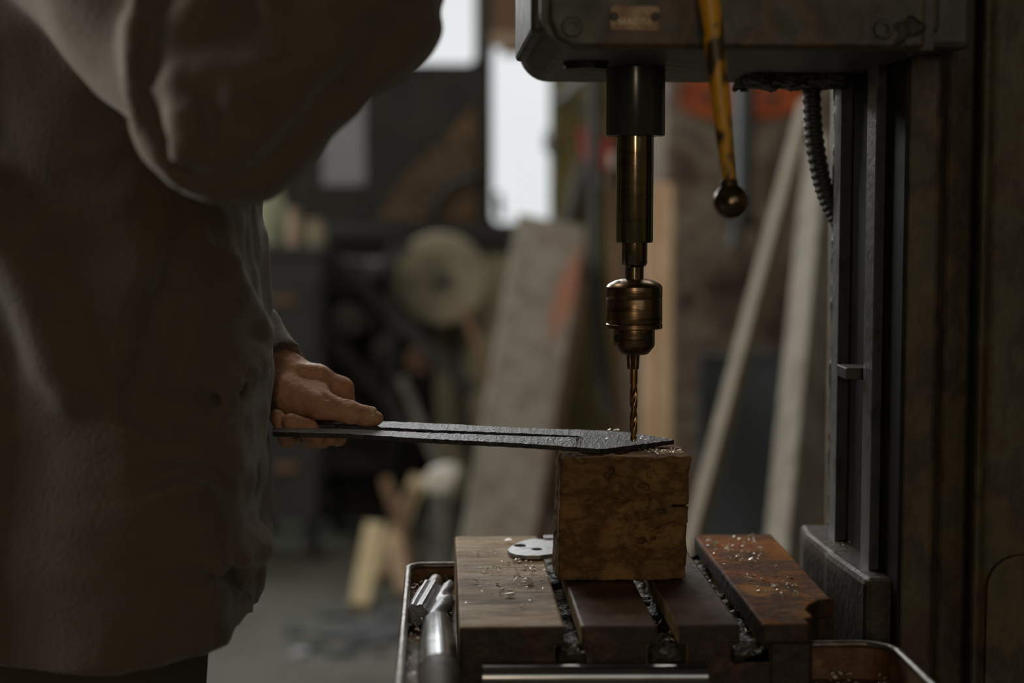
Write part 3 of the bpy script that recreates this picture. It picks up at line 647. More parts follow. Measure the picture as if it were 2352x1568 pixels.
# right hand land with the hollow corner
out = [(xe,ty0),(xe,ty1),(PZ(1772,1226,tz).x,ty1),(PZ(1905,1370,tz).x,PZ(1905,1370,tz).y)]
q = PZ(1918,1373,tz); out.append((q.x,q.y))
for px,py in ((1880,1378),(1858,1388),(1852,1398),(1862,1408),(1868,1416)):
    q = PZ(px,py,tz); out.append((max(q.x,tx1+.0004),q.y))
out += [(tx1,PZ(1868,1418,tz).y),(tx1,ty0)]
flg = prism('table_land', [(x,y,tz) for x,y in out], (0,0,-lip), m_rust, dp, .0022, side=m_slot); flg['label'] = 'rusty orange brown right land of the table'
low = [(max(x,xe+.008),y) for x,y in out]
prism('land_underside', [(x,y,tz-lip) for x,y in low], (0,0,-.058), m_slot, dp, .001)
# table support under: leads down to knee
box('table_body', (tx0+.012,ty0+.02,tz-.16),(tx1-.004,ty1-.02,tz-.075), m_slot, dp, .004)
lead = tube('elevating_screw', [(.16,AY,.3),(.16,AY,tz-.155)], .025, m_way, dp, 24)
box('press_base', (-.12,AY-.24,0),(xr,AY+.24,.12), m_green, dp, .01)
box('screw_socket', (.10,AY-.06,.118),(.22,AY+.06,.31), m_green, dp, .01)
bar0 = P(1108,1554,1.363); bar1 = P(1622,1554,1.363)
tube('clamp_shaft', [bar0,bar1], .0105, m_chrome, dp, 28); 
box('table_skirt', (tx0+.001,ty0+.001,tz-.16),(bar0.x+.004,ty0+.05,tz-.0745), m_slot, dp, .002)
box('table_skirt', (bar1.x-.004,ty0+.001,tz-.16),(tx1-.001,ty0+.05,tz-.0745), m_slot, dp, .002)
# knee bracket
kz = P(1905,1208,1.77).z
kp = [PZ(1843,1212,kz),PZ(1848,1222,kz),PZ(1893,1258,kz),PZ(1900,1268,kz),PZ(1988,1330,kz),PZ(2085,1330,kz),PZ(2085,1300,kz)]
kx = [(p.x,p.y) for p in kp]; kx += [(xfront+.03,CAMP.y+1.66),(xfront+.03,CAMP.y+1.785),(kx[0][0]+.002,CAMP.y+1.785)]
kn = prism('knee_bracket', [(x,y,kz) for x,y in kx], (0,0,-.32), m_knee, dp, .006)
box('knee_arm', (tx1-.06,AY-.05,tz-.26),(xfront+.05,AY+.05,tz-.11), m_knee, dp, .008)
# ---- chip trays
def tray(name, pts, zr, depth, label, thick=.0022, close=False):
    """open pan: outline pts (world xy, ordered), rim at zr"""
    n = len(pts); cx = sum(p[0] for p in pts)/n; cyy = sum(p[1] for p in pts)/n
    t = prism(name, [(x,y,zr-depth) for x,y in pts], (0,0,-.002), m_tray, dp)
    t['label'] = label
    loop = list(pts)+([pts[0]] if close else [])
    v = []; f = []
    for x,y in loop: v += [(x,y,zr-depth),(x,y,zr)]
    for i in range(len(loop)-1): f.append((2*i,2*i+2,2*i+3,2*i+1))
    wl = mesh('tray_wall', v, f, m_tray, t)
    s = wl.modifiers.new('s','SOLIDIFY'); s.thickness = thick; s.offset = 0
    rm = tube('tray_rim', [(x,y,zr) for x,y in loop], .0034, m_rim, t, 10)
    return t
rz = P(990,1299,1.70).z
def arc(cx,cy_,r,a0,a1,n=6): return [(cx+r*math.cos(math.radians(a0+(a1-a0)*i/n)), cy_+r*math.sin(math.radians(a0+(a1-a0)*i/n))) for i in range(n+1)]
lx = PZ(938,1312,rz).x; yf = PZ(990,1298,rz).y; yn = CAMP.y+1.22; xin = tx0-.001
tray('chip_tray', [(xin,yf)]+arc(lx+.016,yf-.016,.016,90,180)+arc(lx+.016,yn+.016,.016,180,270)+[(xin,yn)], rz, .019, 'rusty sheet tray with bright worn rim holding drill shanks')
rx1 = PZ(2108,1540,rz-.012).x; ryf = PZ(2000,1478,rz-.012).y
tray('chip_tray', [(tx1+.003,ryf)]+arc(rx1-.03,ryf-.03,.03,90,0)+arc(rx1-.03,CAMP.y+1.2,.03,0,-90)+[(tx1+.003,CAMP.y+1.17)], rz-.012, .03, 'dark rusty sheet tray right of the table')
# ================================================================== THINGS ON THE TABLE
bz = tz+.0008
bN = PZ(1420,1336,tz).y
b00 = PZ(1279,1333,tz).x; b01 = PZ(1573,1331,tz).x
dB = bN-CAMP.y; bzt = P(1430,1049,dB).z; bh = bzt-bz
bcx = (b00+b01)/2; bw = (b01-b00)/2; bd = .040; bcy = bN+bd
pits = []
for px,py,r in ((1355,1168,.0042),(1500,1235,.0038),(1560,1240,.0022),(1400,1085,.010),(1500,1090,.006),(1545,1095,.005),(1480,1118,.005),(1430,1170,.004),(1425,1220,.005),(1505,1218,.007),(1470,1240,.005),(1425,1262,.006),(1330,1150,.003),(1520,1175,.007),(1440,1130,.006),(1375,1245,.003),(1390,1290,.003),(1460,1195,.006),(1410,1150,.005),(1540,1150,.004)):
    q = P(px,py,dB); pits.append((q.x,q.z,r))
def f_block(p):
    q = p.copy(); t = (p[:,2]-bz)/bh
    q[:,0] -= .0040*t + .0003*np.sin(p[:,2]*130)
    d = np.abs(q-np.array([bcx,bcy,bz+bh/2]))-np.array([bw,bd,bh/2])
    r = .003; dd = d+r
    o = np.linalg.norm(np.maximum(dd,0),axis=1)+np.minimum(dd.max(1),0)-r
    o = o+vnoise(p*np.array([1,1,.6]),60)*.0012+vnoise(p,190)*.0008+vnoise(p,330)*.0006
    ctr = np.exp(-(((p[:,0]-bcx-.012)/.04)**2+((p[:,2]-bz-bh*.5)/.04)**2))
    o = o+np.where(p[:,1] < bN+.02, 1, 0)*ctr*np.maximum(0, vnoise(p,75)+vnoise(p,190)*.5)*.005
    nz = vnoise(p,210)
    for x,z,r in pits:
        o = ssub(o, np.sqrt((p[:,0]-x)**2+((p[:,1]-bN+r*.35))**2+((p[:,2]-z)*1.5)**2)-r*.85+nz*r*.9, .0025)
    e = P(1573,1163,dB)
    o = np.maximum(o, -np.maximum(np.maximum(np.abs(p[:,2]-e.z-(p[:,0]-e.x)*-.05)-.0011, e.x-.012-p[:,0]), p[:,1]-bN-.02))
    return o
blk = snets('wooden_block', f_block, (b00-.008,bN-.006,bz-.001),(b01+.012,bN+2*bd+.008,bzt+.006),.0016,m_block); tag(blk,'pitted rusty brown wooden block standing on the slotted table under the plate','wooden block')
# --- slotted plate being drilled
def rough(pts, n=14, amp=.0007):
    out = []
    for i in range(len(pts)):
        a = Vector(pts[i]); b = Vector(pts[(i+1)%len(pts)]); k = max(1, int((b-a).length/.006))
        for s in range(k):
            p = a+(b-a)*(s/k)
            if s: p = p+Vector((0,random.uniform(-amp,amp)*1.6,random.uniform(-amp,amp)*.35))
            out.append(p)
    return out
dN_, dS1, dS2, dF_ = 1.552, 1.578, 1.603, 1.632
def tab_(xs_, ys_): return lambda x: float(np.interp(x, xs_, ys_))
yN = tab_([626,800,1000,1200,1380,1548],[991.5,996,1008,1018,1031,1010.5]); gN = tab_([626,680,1380,1548],[dN_+.012,dN_,dN_,1.606])
yS1 = tab_([626,800,1000,1200,1341],[982,984.5,994,1001,1004.5]); gS1 = tab_([626,680,1320,1341],[dS1+.006,dS1,dS1,1.590])
yS2 = tab_([722,880,1000,1200,1325,1341],[974,981,987,995,1000.5,1004.5]); gS2 = tab_([722,1320,1341],[dS2,dS2,1.590])
yF = tab_([722,880,1000,1200,1390,1446,1548],[963,967,972,982,988.5,992.5,1009]); gF = tab_([722,1390,1446,1548],[dF_,dF_,dF_-.003,1.607])
pv = []; pf_ = []
def jit(p, a=.0006): return p+Vector((0,random.uniform(-a,a)*1.8,random.uniform(-a,a)*.3))
def strip(x0, x1, fns, first=None, step=9):
    cols_ = []; n = int((x1-x0)/step)
    for k in range(n+1):
        x = x0+(x1-x0)*k/n
        if k == 0 and first: cols_.append(first); continue
        ids = []
        rows = fns(x)
        for r_, (yy_, gg_) in enumerate(rows):
            p = P(x, yy_, gg_); pv.append(jit(p) if r_ in (0, len(rows)-1) and 0 < k < n else p); ids.append(len(pv)-1)
        cols_.append(ids)
    for a_, b_ in zip(cols_[:-1], cols_[1:]):
        for r_ in range(len(a_)-1): pf_.append((a_[r_], b_[r_], b_[r_+1], a_[r_+1]))
    return cols_[-1]
cN = strip(626, 1341, lambda x: [(yN(x),gN(x)), (yS1(x),gS1(x))])
cF = strip(722, 1341, lambda x: [(yS2(x),gS2(x)), (yF(x),gF(x))])
kk = lambda x: max(0, 1-(x-1341)/110)**2
strip(1341, 1548, lambda x: [(yN(x),gN(x)), ((yN(x)+yF(x))/2-2.95*kk(x), (gN(x)+gF(x))/2-.002*kk(x)), (yF(x),gF(x))], first=[cN[0], cN[1], cF[1]])
# close the slot tip, then give the sheet its thickness
pf_ = [tuple(cN[1] if i_ == cF[0] else i_ for i_ in f_) for f_ in pf_]
from collections import Counter
ec = Counter(tuple(sorted((f_[k], f_[(k+1)%4]))) for f_ in pf_ for k in range(4)); nv_ = len(pv); th_ = Vector((0,0,-.0042))
allv = pv+[p+th_ for p in pv]; allf = list(pf_)+[tuple(i_+nv_ for i_ in reversed(f_)) for f_ in pf_]; mi_ = [0]*len(allf)
for f_ in pf_:
    for k in range(4):
        a_, b_ = f_[k], f_[(k+1)%4]
        if ec[tuple(sorted((a_,b_)))] == 1: allf.append((b_, a_, a_+nv_, b_+nv_)); mi_.append(1)
used = sorted({i_ for f_ in allf for i_ in f_}); rm_ = {o_: k for k, o_ in enumerate(used)}
pl = mesh('slotted_steel_plate', [allv[i_] for i_ in used], [tuple(rm_[i_] for i_ in f_) for f_ in allf], m_plate, None, mats=[m_edge], midx=mi_)
tag(pl, 'forked grey steel plate with a long slot held under the drill bit', 'steel plate')
# --- bright ground part lying by the block
az = tz+.0012
def ring(cx,cy_,rx,ry,n=16): return [PZ(cx+rx*math.cos(2*math.pi*i/n), cy_+ry*math.sin(2*math.pi*i/n), az+.004) for i in range(n)]
op = [(1166,1262),(1172,1268),(1186,1273),(1210,1275.5),(1240,1275),(1272,1271),(1330,1262),(1330,1236),(1262,1240),(1228,1236),(1200,1241),(1184,1248),(1172,1255)]
gp_ = prism('ground_steel_part', [PZ(x,y_,az+.004) for x,y_ in op], (0,0,-.004), m_alu, None, .0006, holes=[ring(1195,1252,14,3.6)[::-1], ring(1234,1260.5,13,2.8)[::-1]])
tag(gp_, 'bright flat steel part with two holes lying beside the wooden block', 'steel part')
op = [(1248,1229),(1275,1228),(1330,1230),(1330,1236),(1250,1235)]
g2 = prism('small_steel_strip', [PZ(x,y_,az+.003) for x,y_ in op], (0,0,-.003), m_alu, None, .0005); tag(g2,'small bright steel strip at the far table edge behind the block','steel strip')
# --- drill shanks in the left tray
tb = rz-.019+.0012
sh1 = thing('taper_shank', 'large polished taper shank lying in the left tray', 'drill shank', loc=(P(1005,1500,1.4).x,CAMP.y+1.4,tb))
A = PZ(1003,1434,tb+.0142); B = PZ(1008,1548,tb+.0172); C2 = PZ(1010,1640,tb+.0165)
tube('shank', [A, A.lerp(B,.02), A.lerp(B,.06), A.lerp(B,.5), B], [.0105,.0128,.0136,.0158,.0172], m_chrome, sh1, 40)
tube('tang', [B, B.lerp(C2,.3), C2], [.0172,.016,.012], m_slot, sh1, 32)
fe = PZ(1030,1345,tb+.0085)
def flute(i,a): return 1-.3*max(0,math.cos(2*(a-i*.26)))
tube('fluted_end', [A.lerp(fe,.03+.97*i/22) for i in range(23)], [.0108-.0002*i for i in range(23)], m_way, sh1, 24, sect=flute)
sh2 = thing('reamer', 'dark fluted reamer lying against the left rim of the tray', 'reamer', loc=(P(965,1390,1.5).x,CAMP.y+1.5,tb))
a = PZ(957,1412,tb+.0122); b = PZ(1002,1334,tb+.0085)
def flute2(i,a): return 1-.2*(0.5+.5*math.cos(7*a))
tube('cutter', [a.lerp(b,i/10) for i in range(8)], [.0110,.0118]+[.0118]*6, m_way, sh2, 42, sect=flute2, smooth=False)
tube('shank', [a.lerp(b,.7), b], [.008,.007], m_rim, sh2, 20)
# ================================================================== SWARF
def chip(bm, p, s, rnd):
    """one curled shaving (a bent strip) or a flat flake"""
    if rnd.random() < .55:
        q = Matrix.Rotation(rnd.uniform(0,6.28),3,'Z') @ Matrix.Rotation(rnd.uniform(-.6,.6),3,'X') @ Matrix.Rotation(rnd.uniform(-.5,.5),3,'Y')
        k = rnd.randint(4,5); vs = [bm.verts.new(Vector(p)+q@Vector((math.cos(6.283*i/k)*s*rnd.uniform(.3,.75), math.sin(6.283*i/k)*s*rnd.uniform(.2,.5), rnd.uniform(0,.25)*s))) for i in range(k)]
        bm.faces.new(vs); return
    n = rnd.randint(3,6); curl = rnd.uniform(.5,1.5); w_ = s*rnd.uniform(.18,.4); r = s*.5; q = Matrix.Rotation(rnd.uniform(0,6.28),3,'Z') @ Matrix.Rotation(rnd.uniform(-.9,.9),3,'X')
    prev = None
    for i in range(n+1):
        a = curl*math.pi*i/n; c = Vector((r*math.cos(a)-r, i*s*.06, r*math.sin(a)))
        v1 = bm.verts.new(Vector(p)+q@(c+Vector((0,-w_/2,0)))); v2 = bm.verts.new(Vector(p)+q@(c+Vector((0,w_/2,s*.05))))
        if prev: bm.faces.new((prev[0],prev[1],v2,v1))
        prev = (v1,v2)
def swarf(name, label, spots, m=m_chip):
    bm = bmesh.new(); rnd = random.Random(len(spots))
    for p,s in spots: chip(bm, p, s, rnd)
    me = bpy.data.meshes.new(name); bm.to_mesh(me); bm.free(); me.materials.append(m)
    o = bpy.data.objects.new(name, me); link(o); o['kind'] = 'stuff'; return tag(o, label, 'shavings')
S = []
def scat(n, cx, cy_, sx, sy_, z, lo=.0016, hi=.0048, out=S):
    for _ in range(n):
        px = random.gauss(cx,sx); py = random.gauss(cy_,sy_); p = PZ(px,py,z); out.append((p+Vector((0,0,.0012)), random.uniform(lo,hi)*(1 if random.random()<.85 else 1.6)))
for a in ((60,1170,1330,40,30),(40,1180,1300,45,14),(26,1240,1325,16,22),(14,1110,1310,25,25),(50,1700,1275,42,18),(30,1690,1258,40,10),(60,1800,1345,45,12),(40,1740,1238,50,6)):
    scat(a[0],a[1],a[2],a[3],a[4],tz)
S = [s for s in S if tx0+.004 < s[0].x < tx1+.02 and ty0+.004 < s[0].y < ty1-.004 and not any(u-.001 < s[0].x < v_+.001 for u,v_ in sl)]
swarf('metal_shavings', 'fine bright metal shavings scattered over the table top', S)
T = []
for a,b in sl:
    for _ in range(260): T.append((Vector((random.uniform(a-.005,b+.005), random.uniform(ty0+.004,ty1-.004), zb+random.uniform(.001,.008))), random.uniform(.0015,.005)))
swarf('slot_shavings', 'dark and bright shavings packed into the table slots', T)
for i,(a,b) in enumerate(sl):
    pass
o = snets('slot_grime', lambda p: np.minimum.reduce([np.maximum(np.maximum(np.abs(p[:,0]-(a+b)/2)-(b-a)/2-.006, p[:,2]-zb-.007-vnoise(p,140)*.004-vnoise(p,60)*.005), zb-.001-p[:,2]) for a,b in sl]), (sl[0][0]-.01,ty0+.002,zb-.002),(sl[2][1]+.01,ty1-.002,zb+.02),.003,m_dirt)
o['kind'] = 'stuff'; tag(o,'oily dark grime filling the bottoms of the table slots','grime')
T = []
for _ in range(420):
    x = random.uniform(lx+.003,xin-.003); y = random.uniform(CAMP.y+1.23, yf-.02)
    T.append((Vector((x,y,tb+random.uniform(.002,.012))), random.uniform(.002,.0055)))
swarf('tray_shavings', 'bright curled shavings lying in the left tray', T)
T = []
for _ in range(160):
    T.append((Vector((random.uniform(tx1+.006,rx1-.008), random.uniform(CAMP.y+1.22,ryf-.006), rz-.042+.001+random.uniform(.001,.006))), random.uniform(.002,.0045)))
swarf('tray_shavings', 'few shavings lying in the dark right tray', T)
T = []
scat(26,1462,1010,26,4,P(1458,1012,DA).z,.0015,.0042,T); scat(3,1410,990,8,2,P(1410,990,1.62).z+.001,.004,.006,T)
scat(60,1530,1040,28,4,bzt,.0012,.0045,T); scat(16,1950,1260,40,12,kz,.0015,.004,T)
T = [t for t in T if abs(t[0].z-bzt) > .003 or (b00+.01 < t[0].x < b01-.001 and bN+.006 < t[0].y < bN+2*bd-.004)]
swarf('drill_shavings', 'fresh shavings around the drill tip and on the block top', T)
# a few large single curls
for i,(px,py,s,lb) in enumerate([(1171,1369,.011,'single bright upright chip on the near part of the left table land'),(1168,1245,.012,'curled shaving standing against the bright steel part'),(1215,1345,.008,'bright chip in the middle of the left table land'),(1150,1312,.008,'small curl left of the chip cluster on the table'),(1725,1290,.009,'curl in the middle of the rusty right table land')]):
    bm = bmesh.new(); chip(bm, PZ(px,py,tz)+Vector((0,0,.002)), s, random.Random(i+3))
    me = bpy.data.meshes.new('shaving_curl'); bm.to_mesh(me); bm.free(); me.materials.append(m_chip)
    o = bpy.data.objects.new('shaving_curl', me); link(o); tag(o, lb, 'shaving', 'larger shavings on the table')
    sd = o.modifiers.new('t','SOLIDIFY'); sd.thickness = .0005
# ================================================================== PERSON
per = thing('person', 'person in a brown work jacket holding the steel plate and reaching for the feed lever', 'person', loc=(-.34,.03,0))
TY = .035
zk = np.array([.78,.83,.90,1.00,1.08,1.16,1.24,1.34,1.44,1.50]); 
fx = np.array([-.180,-.168,-.157,-.1535,-.1545,-.158,-.166,-.180,-.21,-.25])
bx_ = np.array([-.54,-.55,-.55,-.54,-.53,-.53,-.54,-.54,-.52,-.47])
hw = np.array([.215,.222,.225,.215,.21,.212,.22,.225,.20,.13])
def f_torso(p):
    z = p[:,2]; xf = np.interp(z,zk,fx); xb = np.interp(z,zk,bx_); b = np.interp(z,zk,hw)
    a = (xf-xb)/2; cx = (xf+xb)/2; u = np.abs((p[:,0]-cx)/a); w_ = (p[:,1]-TY); w_ = np.abs((w_+.085*np.maximum(0,(p[:,0]-cx)/a))/b)
    n = 2.8; k = (u**n+w_**n)**(1/n); d = (k-1)*np.minimum(a,b)*.92
    return np.maximum(d, z-1.53)
ShR = (-.338,-.165,1.46); ElR = v3(P(528,296,1.25)); FmR = v3(P(822,18,1.29)); WrR = v3(P(905,-270,1.36))
ShL = (-.36,.235,1.45); ElL = (-.275,.31,1.115)
Wa = v3(P(560,790,1.69)); CuL = v3(P(676,903,1.650)); 
def f_sleeveR(p):
    d = chain(p, [ShR,ElR,FmR,WrR], [.068,.052,.059,.050], .02)
    # slack cloth filling the crook of the arm
    d = smin(d, cap_(p, v3(P(420,20,1.30)), v3(P(700,-20,1.30)), .055, .055), .02)
    return d
def f_sleeveL(p):
    d = chain(p, [ShL,ElL,Wa,CuL], [.085,.055,.0365,.036], .02)
    ax = np.array(CuL)-np.array(Wa); ax /= np.linalg.norm(ax)
    end = np.array(v3(P(652,834,1.668)))
    d = np.maximum(d, (p-end)@ax)
    d = np.maximum(d, -np.maximum(cap_(p, Wa, CuL, .0270, .0285), -((p-end)@ax)-.02))
    return d
def f_base(p): return smin(smin(f_torso(p), f_sleeveR(p), .012), f_sleeveL(p), .012)
# folds: lines drawn on the cloth (photo position -> point on the cloth)
def path(fn, pts, inset=0):
    out = []
    for px,py in pts:
        h_ = hit(fn, px, py); out.append(h_ + np.array([0,inset,0]))
    return out
def polycap(p, pts, rs):
    d = None
    for i in range(len(pts)-1):
        c_ = cap_(p, pts[i], pts[i+1], rs[i], rs[i+1]); d = c_ if d is None else np.minimum(d, c_)
    return d
f_arm = f_sleeveR
ridges = [ # (pixels, radius, blend)
 (path(f_arm, [(322,-20),(312,90),(310,200),(335,300),(405,400),(492,450)]), [.008,.008,.008,.008,.007,.004], .018),
 (path(f_arm, [(402,170),(412,270),(422,350),(432,400)]), [.002,.008,.008,.003], .014),
 (path(f_arm, [(462,230),(470,310),(478,370)]), [.002,.008,.003], .014),
 (path(f_arm, [(500,-20),(440,50),(415,80)]), [.010,.009,.004], .012),
 (path(f_arm, [(495,0),(488,40),(480,60)]), [.007,.006,.003], .010),
 (path(f_arm, [(600,-10),(625,40),(630,70)]), [.008,.007,.003], .012),
 (path(f_torso, [(-40,420),(20,560),(80,690),(130,830),(160,900)]), [.016,.018,.016,.012,.004], .03),
 (path(f_torso, [(612,1205),(590,1250),(540,1285),(500,1300)]), [.010,.016,.012,.005], .014),
 (path(f_torso, [(610,760),(585,840),(540,890),(470,930)]), [.006,.010,.010,.004], .02),
 (path(f_torso, [(380,660),(372,760),(350,850)]), [.004,.008,.004], .014),
 (path(f_torso, [(470,560),(540,640),(600,760)]), [.004,.008,.006], .02)]
grooves = [
 (path(f_arm, [(372,-20),(350,90),(340,180),(352,270),(388,345),(445,412)]), [.006,.007,.007,.006,.005,.002], .012),
 (path(f_arm, [(480,200),(485,290),(490,330)]), [.004,.007,.003], .010),
 (path(f_arm, [(560,420),(680,330),(800,210),(880,110)]), [.004,.010,.012,.010], .02),
 (path(f_torso, [(415,545),(385,680),(345,830),(312,935)]), [.004,.013,.013,.008], .016),
 (path(f_torso, [(312,935),(360,955),(450,945),(560,890)]), [.008,.011,.010,.004], .014),
 (path(f_torso, [(600,1330),(520,1310),(440,1330)]), [.010,.010,.004], .016),
 (path(f_torso, [(340,1100),(440,1075),(520,1110)]), [.003,.007,.003], .016)]
hemz = .826
def f_jacket(p):
    d = f_base(p)
    for pts,rs,k in ridges: d = smin(d, polycap(p,pts,rs), k)
    for pts,rs,k in grooves: d = ssub(d, polycap(p,pts,rs), k)
    # rumpled front edge and general slack
    s = np.clip((p[:,0]+.30)/.12, 0, 1)
    d = d + vnoise(p*np.array([1,1,.55]),22)*.0045 + vnoise(p*np.array([1,1,.7]),55)*.0016*s
    d = d + (vnoise(p*np.array([.6,.6,1.6]),40)*.003)*s
    hz_ = hemz + .018*np.clip((p[:,0]+.26)/.12,0,1) + .003*np.sin(p[:,1]*40)
    d = np.maximum(d, hz_-p[:,2])
    inner = f_torso(p)+.03
    d = np.maximum(d, -np.maximum(inner, p[:,2]-hz_-.02))
    return d
jk = snets('jacket', f_jacket, (-.585,-.42,.80),(.055,.40,1.56),.0048,m_jacket,per); jk['label'] = 'loose brown cotton work jacket'
# --- left hand (fine) --------------------------------------------------
def Q(px,py,d): return v3(P(px,py,d))
W0 = Q(560,790,1.69); W1 = Q(640,868,1.662)
MC = [Q(728,872,1.652),Q(708,872,1.676),Q(682,878,1.698),Q(656,888,1.716)]
fing = [ # MCP, PIP, DIP, under, tip
 ([MC[0],Q(785,893,1.658),Q(797,945,1.664),Q(775,1003,1.648),Q(760,1005,1.612)],[.0135,.0112,.0095,.0085,.0078]),
 ([MC[1],Q(768,918,1.690),Q(770,985,1.682),Q(738,1006,1.648),Q(728,1003,1.602)],[.013,.0108,.0098,.0092,.0082]),
 ([MC[2],Q(735,930,1.712),Q(722,995,1.695),Q(712,1008,1.642),Q(708,984,1.596),Q(668,968,1.592)],[.0125,.0105,.0095,.009,.0086,.0082]),
 ([MC[3],Q(690,945,1.728),Q(672,1000,1.705),Q(660,1006,1.65),Q(652,984,1.604),Q(637,958,1.600)],[.0115,.0095,.0088,.0084,.0078,.0074])]
TH = [Q(668,905,1.632),Q(738,930,1.610),Q(803,947,1.607),Q(840,955,1.608),Q(862,960,1.610)]
def f_hand(p):
    d = cap_(p, W0, W1, .025, .0250)
    palm = cap_(p, W1, MC[0], .022, .0150)
    for m_ in MC[1:]: palm = smin(palm, cap_(p, W1, m_, .022, .0140), .010)
    palm = smin(palm, cap_(p, Q(650,905,1.65), Q(706,922,1.632), .022, .017), .012)
    palm = smin(palm, cap_(p, Q(650,915,1.69), Q(680,925,1.70), .018, .014), .012)
    d = smin(d, palm, .014)
    th = chain(p, TH, [.019,.0130,.0102,.0086,.0070], .006)
    th = smin(th, ell(p, Q(850,960,1.609), (.0105,.0085,.0062)), .004)
    d = smin(d, th, .009)
    # web between thumb and index
    d = smin(d, cap_(p, Q(735,905,1.626), MC[0], .010, .009), .010)
    for pts,rs in fing:
        d = smin(d, chain(p, pts, rs, .004), .0045)
    # tendon and knuckle relief, skin creases
    d = smin(d, cap_(p, Q(690,846,1.640), Q(735,853,1.638), .004, .005), .010)
    d = ssub(d, cap_(p, Q(757,872,1.632), Q(768,897,1.630), .0022, .0030), .005)
    d = ssub(d, cap_(p, Q(735,893,1.606), Q(748,914,1.600), .0012, .0016), .004)
    for x in (797,804):
        d = ssub(d, cap_(p, Q(x,921,1.604), Q(x+5,936,1.594), .0009, .0007), .0018)
    d = ssub(d, cap_(p, Q(795,884,1.645), Q(788,906,1.643), .0012, .0012), .003)
    return d + vnoise(p,220)*.00035
body_parts = []
hd = snets('body', f_hand, (min(W0[0],-.21)-.03,-.02,.935),(-.045,.20,1.12),.00125,m_skin,per)
# thumb nail and the visible finger nails
def nail(c, nrm, ax, ln, wd):
    nrm = Vector(nrm).normalized(); ax = Vector(ax); ax = (ax-nrm*ax.dot(nrm)).normalized(); s = nrm.cross(ax); v = []; f = []
    nu, nv = 9, 9
    for i in range(nu):
        for j in range(nv):
            u = -1+2*i/(nu-1); w_ = -1+2*j/(nv-1); sc = math.sqrt(max(0,1-.55*abs(u)**3.0)) 
            v.append(Vector(c)+ax*u*ln/2+s*w_*sc*wd/2-nrm*(w_*w_*.26+.10*u*u)*wd/2)
    for i in range(nu-1):
        for j in range(nv-1): f.append((i*nv+j,i*nv+j+1,(i+1)*nv+j+1,(i+1)*nv+j))
    o = mesh('fingernail', v, f, m_nail, per, smooth=True); sd = o.modifiers.new('t','SOLIDIFY'); sd.thickness = .0006; sd.offset = -1; return o
tdir = Vector(TH[4])-Vector(TH[2])
nn = Vector((-.02,-.76,.65)); nc = Vector(Q(848,956,1.609))+nn*.0098
nl = nail(nc, nn, tdir, .0145, .0125); nl['label'] = 'broad thumbnail'
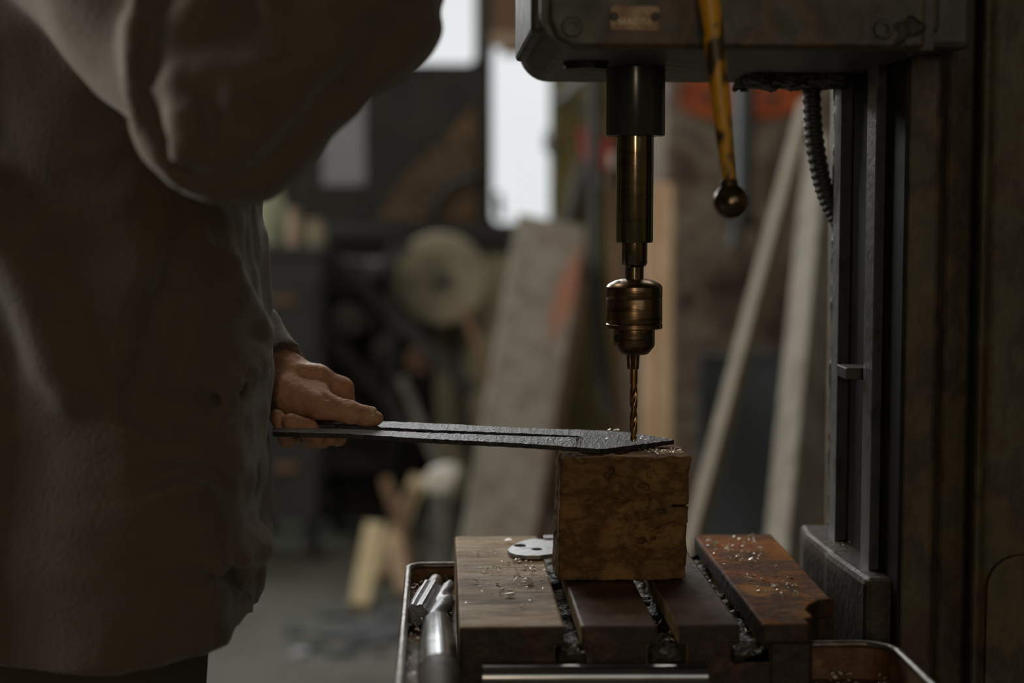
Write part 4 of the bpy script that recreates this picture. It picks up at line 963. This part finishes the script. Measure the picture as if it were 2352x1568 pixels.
# --- right hand, neck, head and forearm core (out of frame, coarse) ----
G = np.array(v3(grip)); GD = np.array(v3(gdir))
def f_upper(p):
    d = chain(p, [WrR, tuple(G+np.array([-.03,.02,-.02]))], [.03,.028], .01)
    for k in range(4):
        o_ = GD*(-.03+.02*k); a = G+o_
        side = np.array([0,-1,0]); up = np.cross(GD,side)
        ring_ = [a+(side*math.cos(t)+up*math.sin(t))*.021 for t in np.linspace(-.6,4.0,6)]
        d = smin(d, chain(p, [tuple(x) for x in ring_], [.0095]*6, .004), .004)
    d = smin(d, cap_(p, tuple(G-GD*.045+np.array([0,.02,0])), tuple(G-GD*.055+np.array([.0,-.02,.012])), .011,.009), .006)
    d = np.minimum(d, cap_(p, (-.36,.035,1.44),(-.335,.03,1.60),.062,.055))
    d = np.minimum(d, chain(p, [(-.36,.035,1.44),ShL,ElL,W0,W1], [.05,.045,.038,.024,.020], .02))
    d = np.minimum(d, chain(p, [(-.36,.035,1.44),ShR,ElR,FmR,WrR], [.05,.045,.038,.034,.028], .02))
    hc_ = (-.295,.02,1.705)
    hd_ = ell(p, hc_, (.098,.076,.118)); hd_ = smin(hd_, cap_(p,(-.262,.02,1.64),(-.222,.02,1.625),.055,.032),.03)
    hd_ = smin(hd_, cap_(p,(-.205,.02,1.705),(-.180,.02,1.668),.009,.014),.012)
    hd_ = smin(hd_, cap_(p,(-.205,-.012,1.722),(-.205,.052,1.722),.010,.010),.015)
    for s in (-1,1):
        hd_ = ssub(hd_, ell(p,(-.198,.02+s*.032,1.703),(.012,.014,.009)),.008)
        hd_ = smin(hd_, ell(p,(-.300,.02+s*.082,1.69),(.020,.010,.032)),.008)
    hd_ = smin(hd_, cap_(p,(-.197,.005,1.640),(-.197,.035,1.640),.007,.007),.006); hd_ = ssub(hd_, cap_(p,(-.188,.0,1.640),(-.188,.04,1.640),.0025,.0025),.003)
    return smin(d, hd_, .02)
up_ = snets('body_upper', f_upper, (-.43,-.40,.99),(.18,.38,1.84),.0045,m_skin,per)
# one continuous skin mesh object: fold the coarse half into the hand mesh
bo = hd.modifiers.new('u','BOOLEAN'); bo.operation = 'UNION'; bo.object = up_; bo.solver = 'EXACT'
dg = bpy.context.evaluated_depsgraph_get(); nme = bpy.data.meshes.new_from_object(hd.evaluated_get(dg)); hd.modifiers.clear(); hd.data = nme
bpy.data.objects.remove(up_)
hd.data.polygons.foreach_set('use_smooth', [True]*len(hd.data.polygons)); hd['label'] = 'bare hands and head'
def f_hair(p):
    d = ell(p,(-.305,.02,1.722),(.104,.084,.116)); d = np.maximum(d, (p[:,0]+.235)*.8-(p[:,2]-1.75)*.9); d = np.maximum(d, 1.66-p[:,2]); return d+vnoise(p,90)*.003
snets('hair', f_hair, (-.43,-.09,1.64),(-.18,.13,1.86),.005,m_hair,per)
# --- trousers and boots
tF_ = P(480,1530,1.50).x
def f_tr(p):
    d = chain(p, [(tF_-.095,-.075,.88),(tF_-.10,-.085,.50),(tF_-.11,-.09,.09)],[.098,.078,.062],.02)
    d = np.minimum(d, chain(p, [(tF_-.13,.125,.88),(tF_-.12,.14,.50),(tF_-.12,.15,.09)],[.098,.078,.062],.02))
    d = smin(d, ell(p,(-.345,.03,.89),(.15,.17,.09)),.02)
    d = d+vnoise(p*np.array([1,1,.6]),26)*.006
    return np.maximum(d, .09-p[:,2])
snets('trousers', f_tr, (-.52,-.22,.06),(-.12,.30,.97),.0085,m_trouser,per)
for xx,yy in ((tF_-.11,-.09),(tF_-.12,.15)):
    def f_bt(p): 
        d = smin(cap_(p,(xx-.02,yy,.05),(xx+.15,yy,.038),.05,.042), cap_(p,(xx,yy,.05),(xx,yy,.14),.052,.056),.02); return np.maximum(d, -p[:,2]+.001)
    snets('boot', f_bt, (xx-.1,yy-.08,-.01),(xx+.23,yy+.08,.2),.007,m_boot,per)
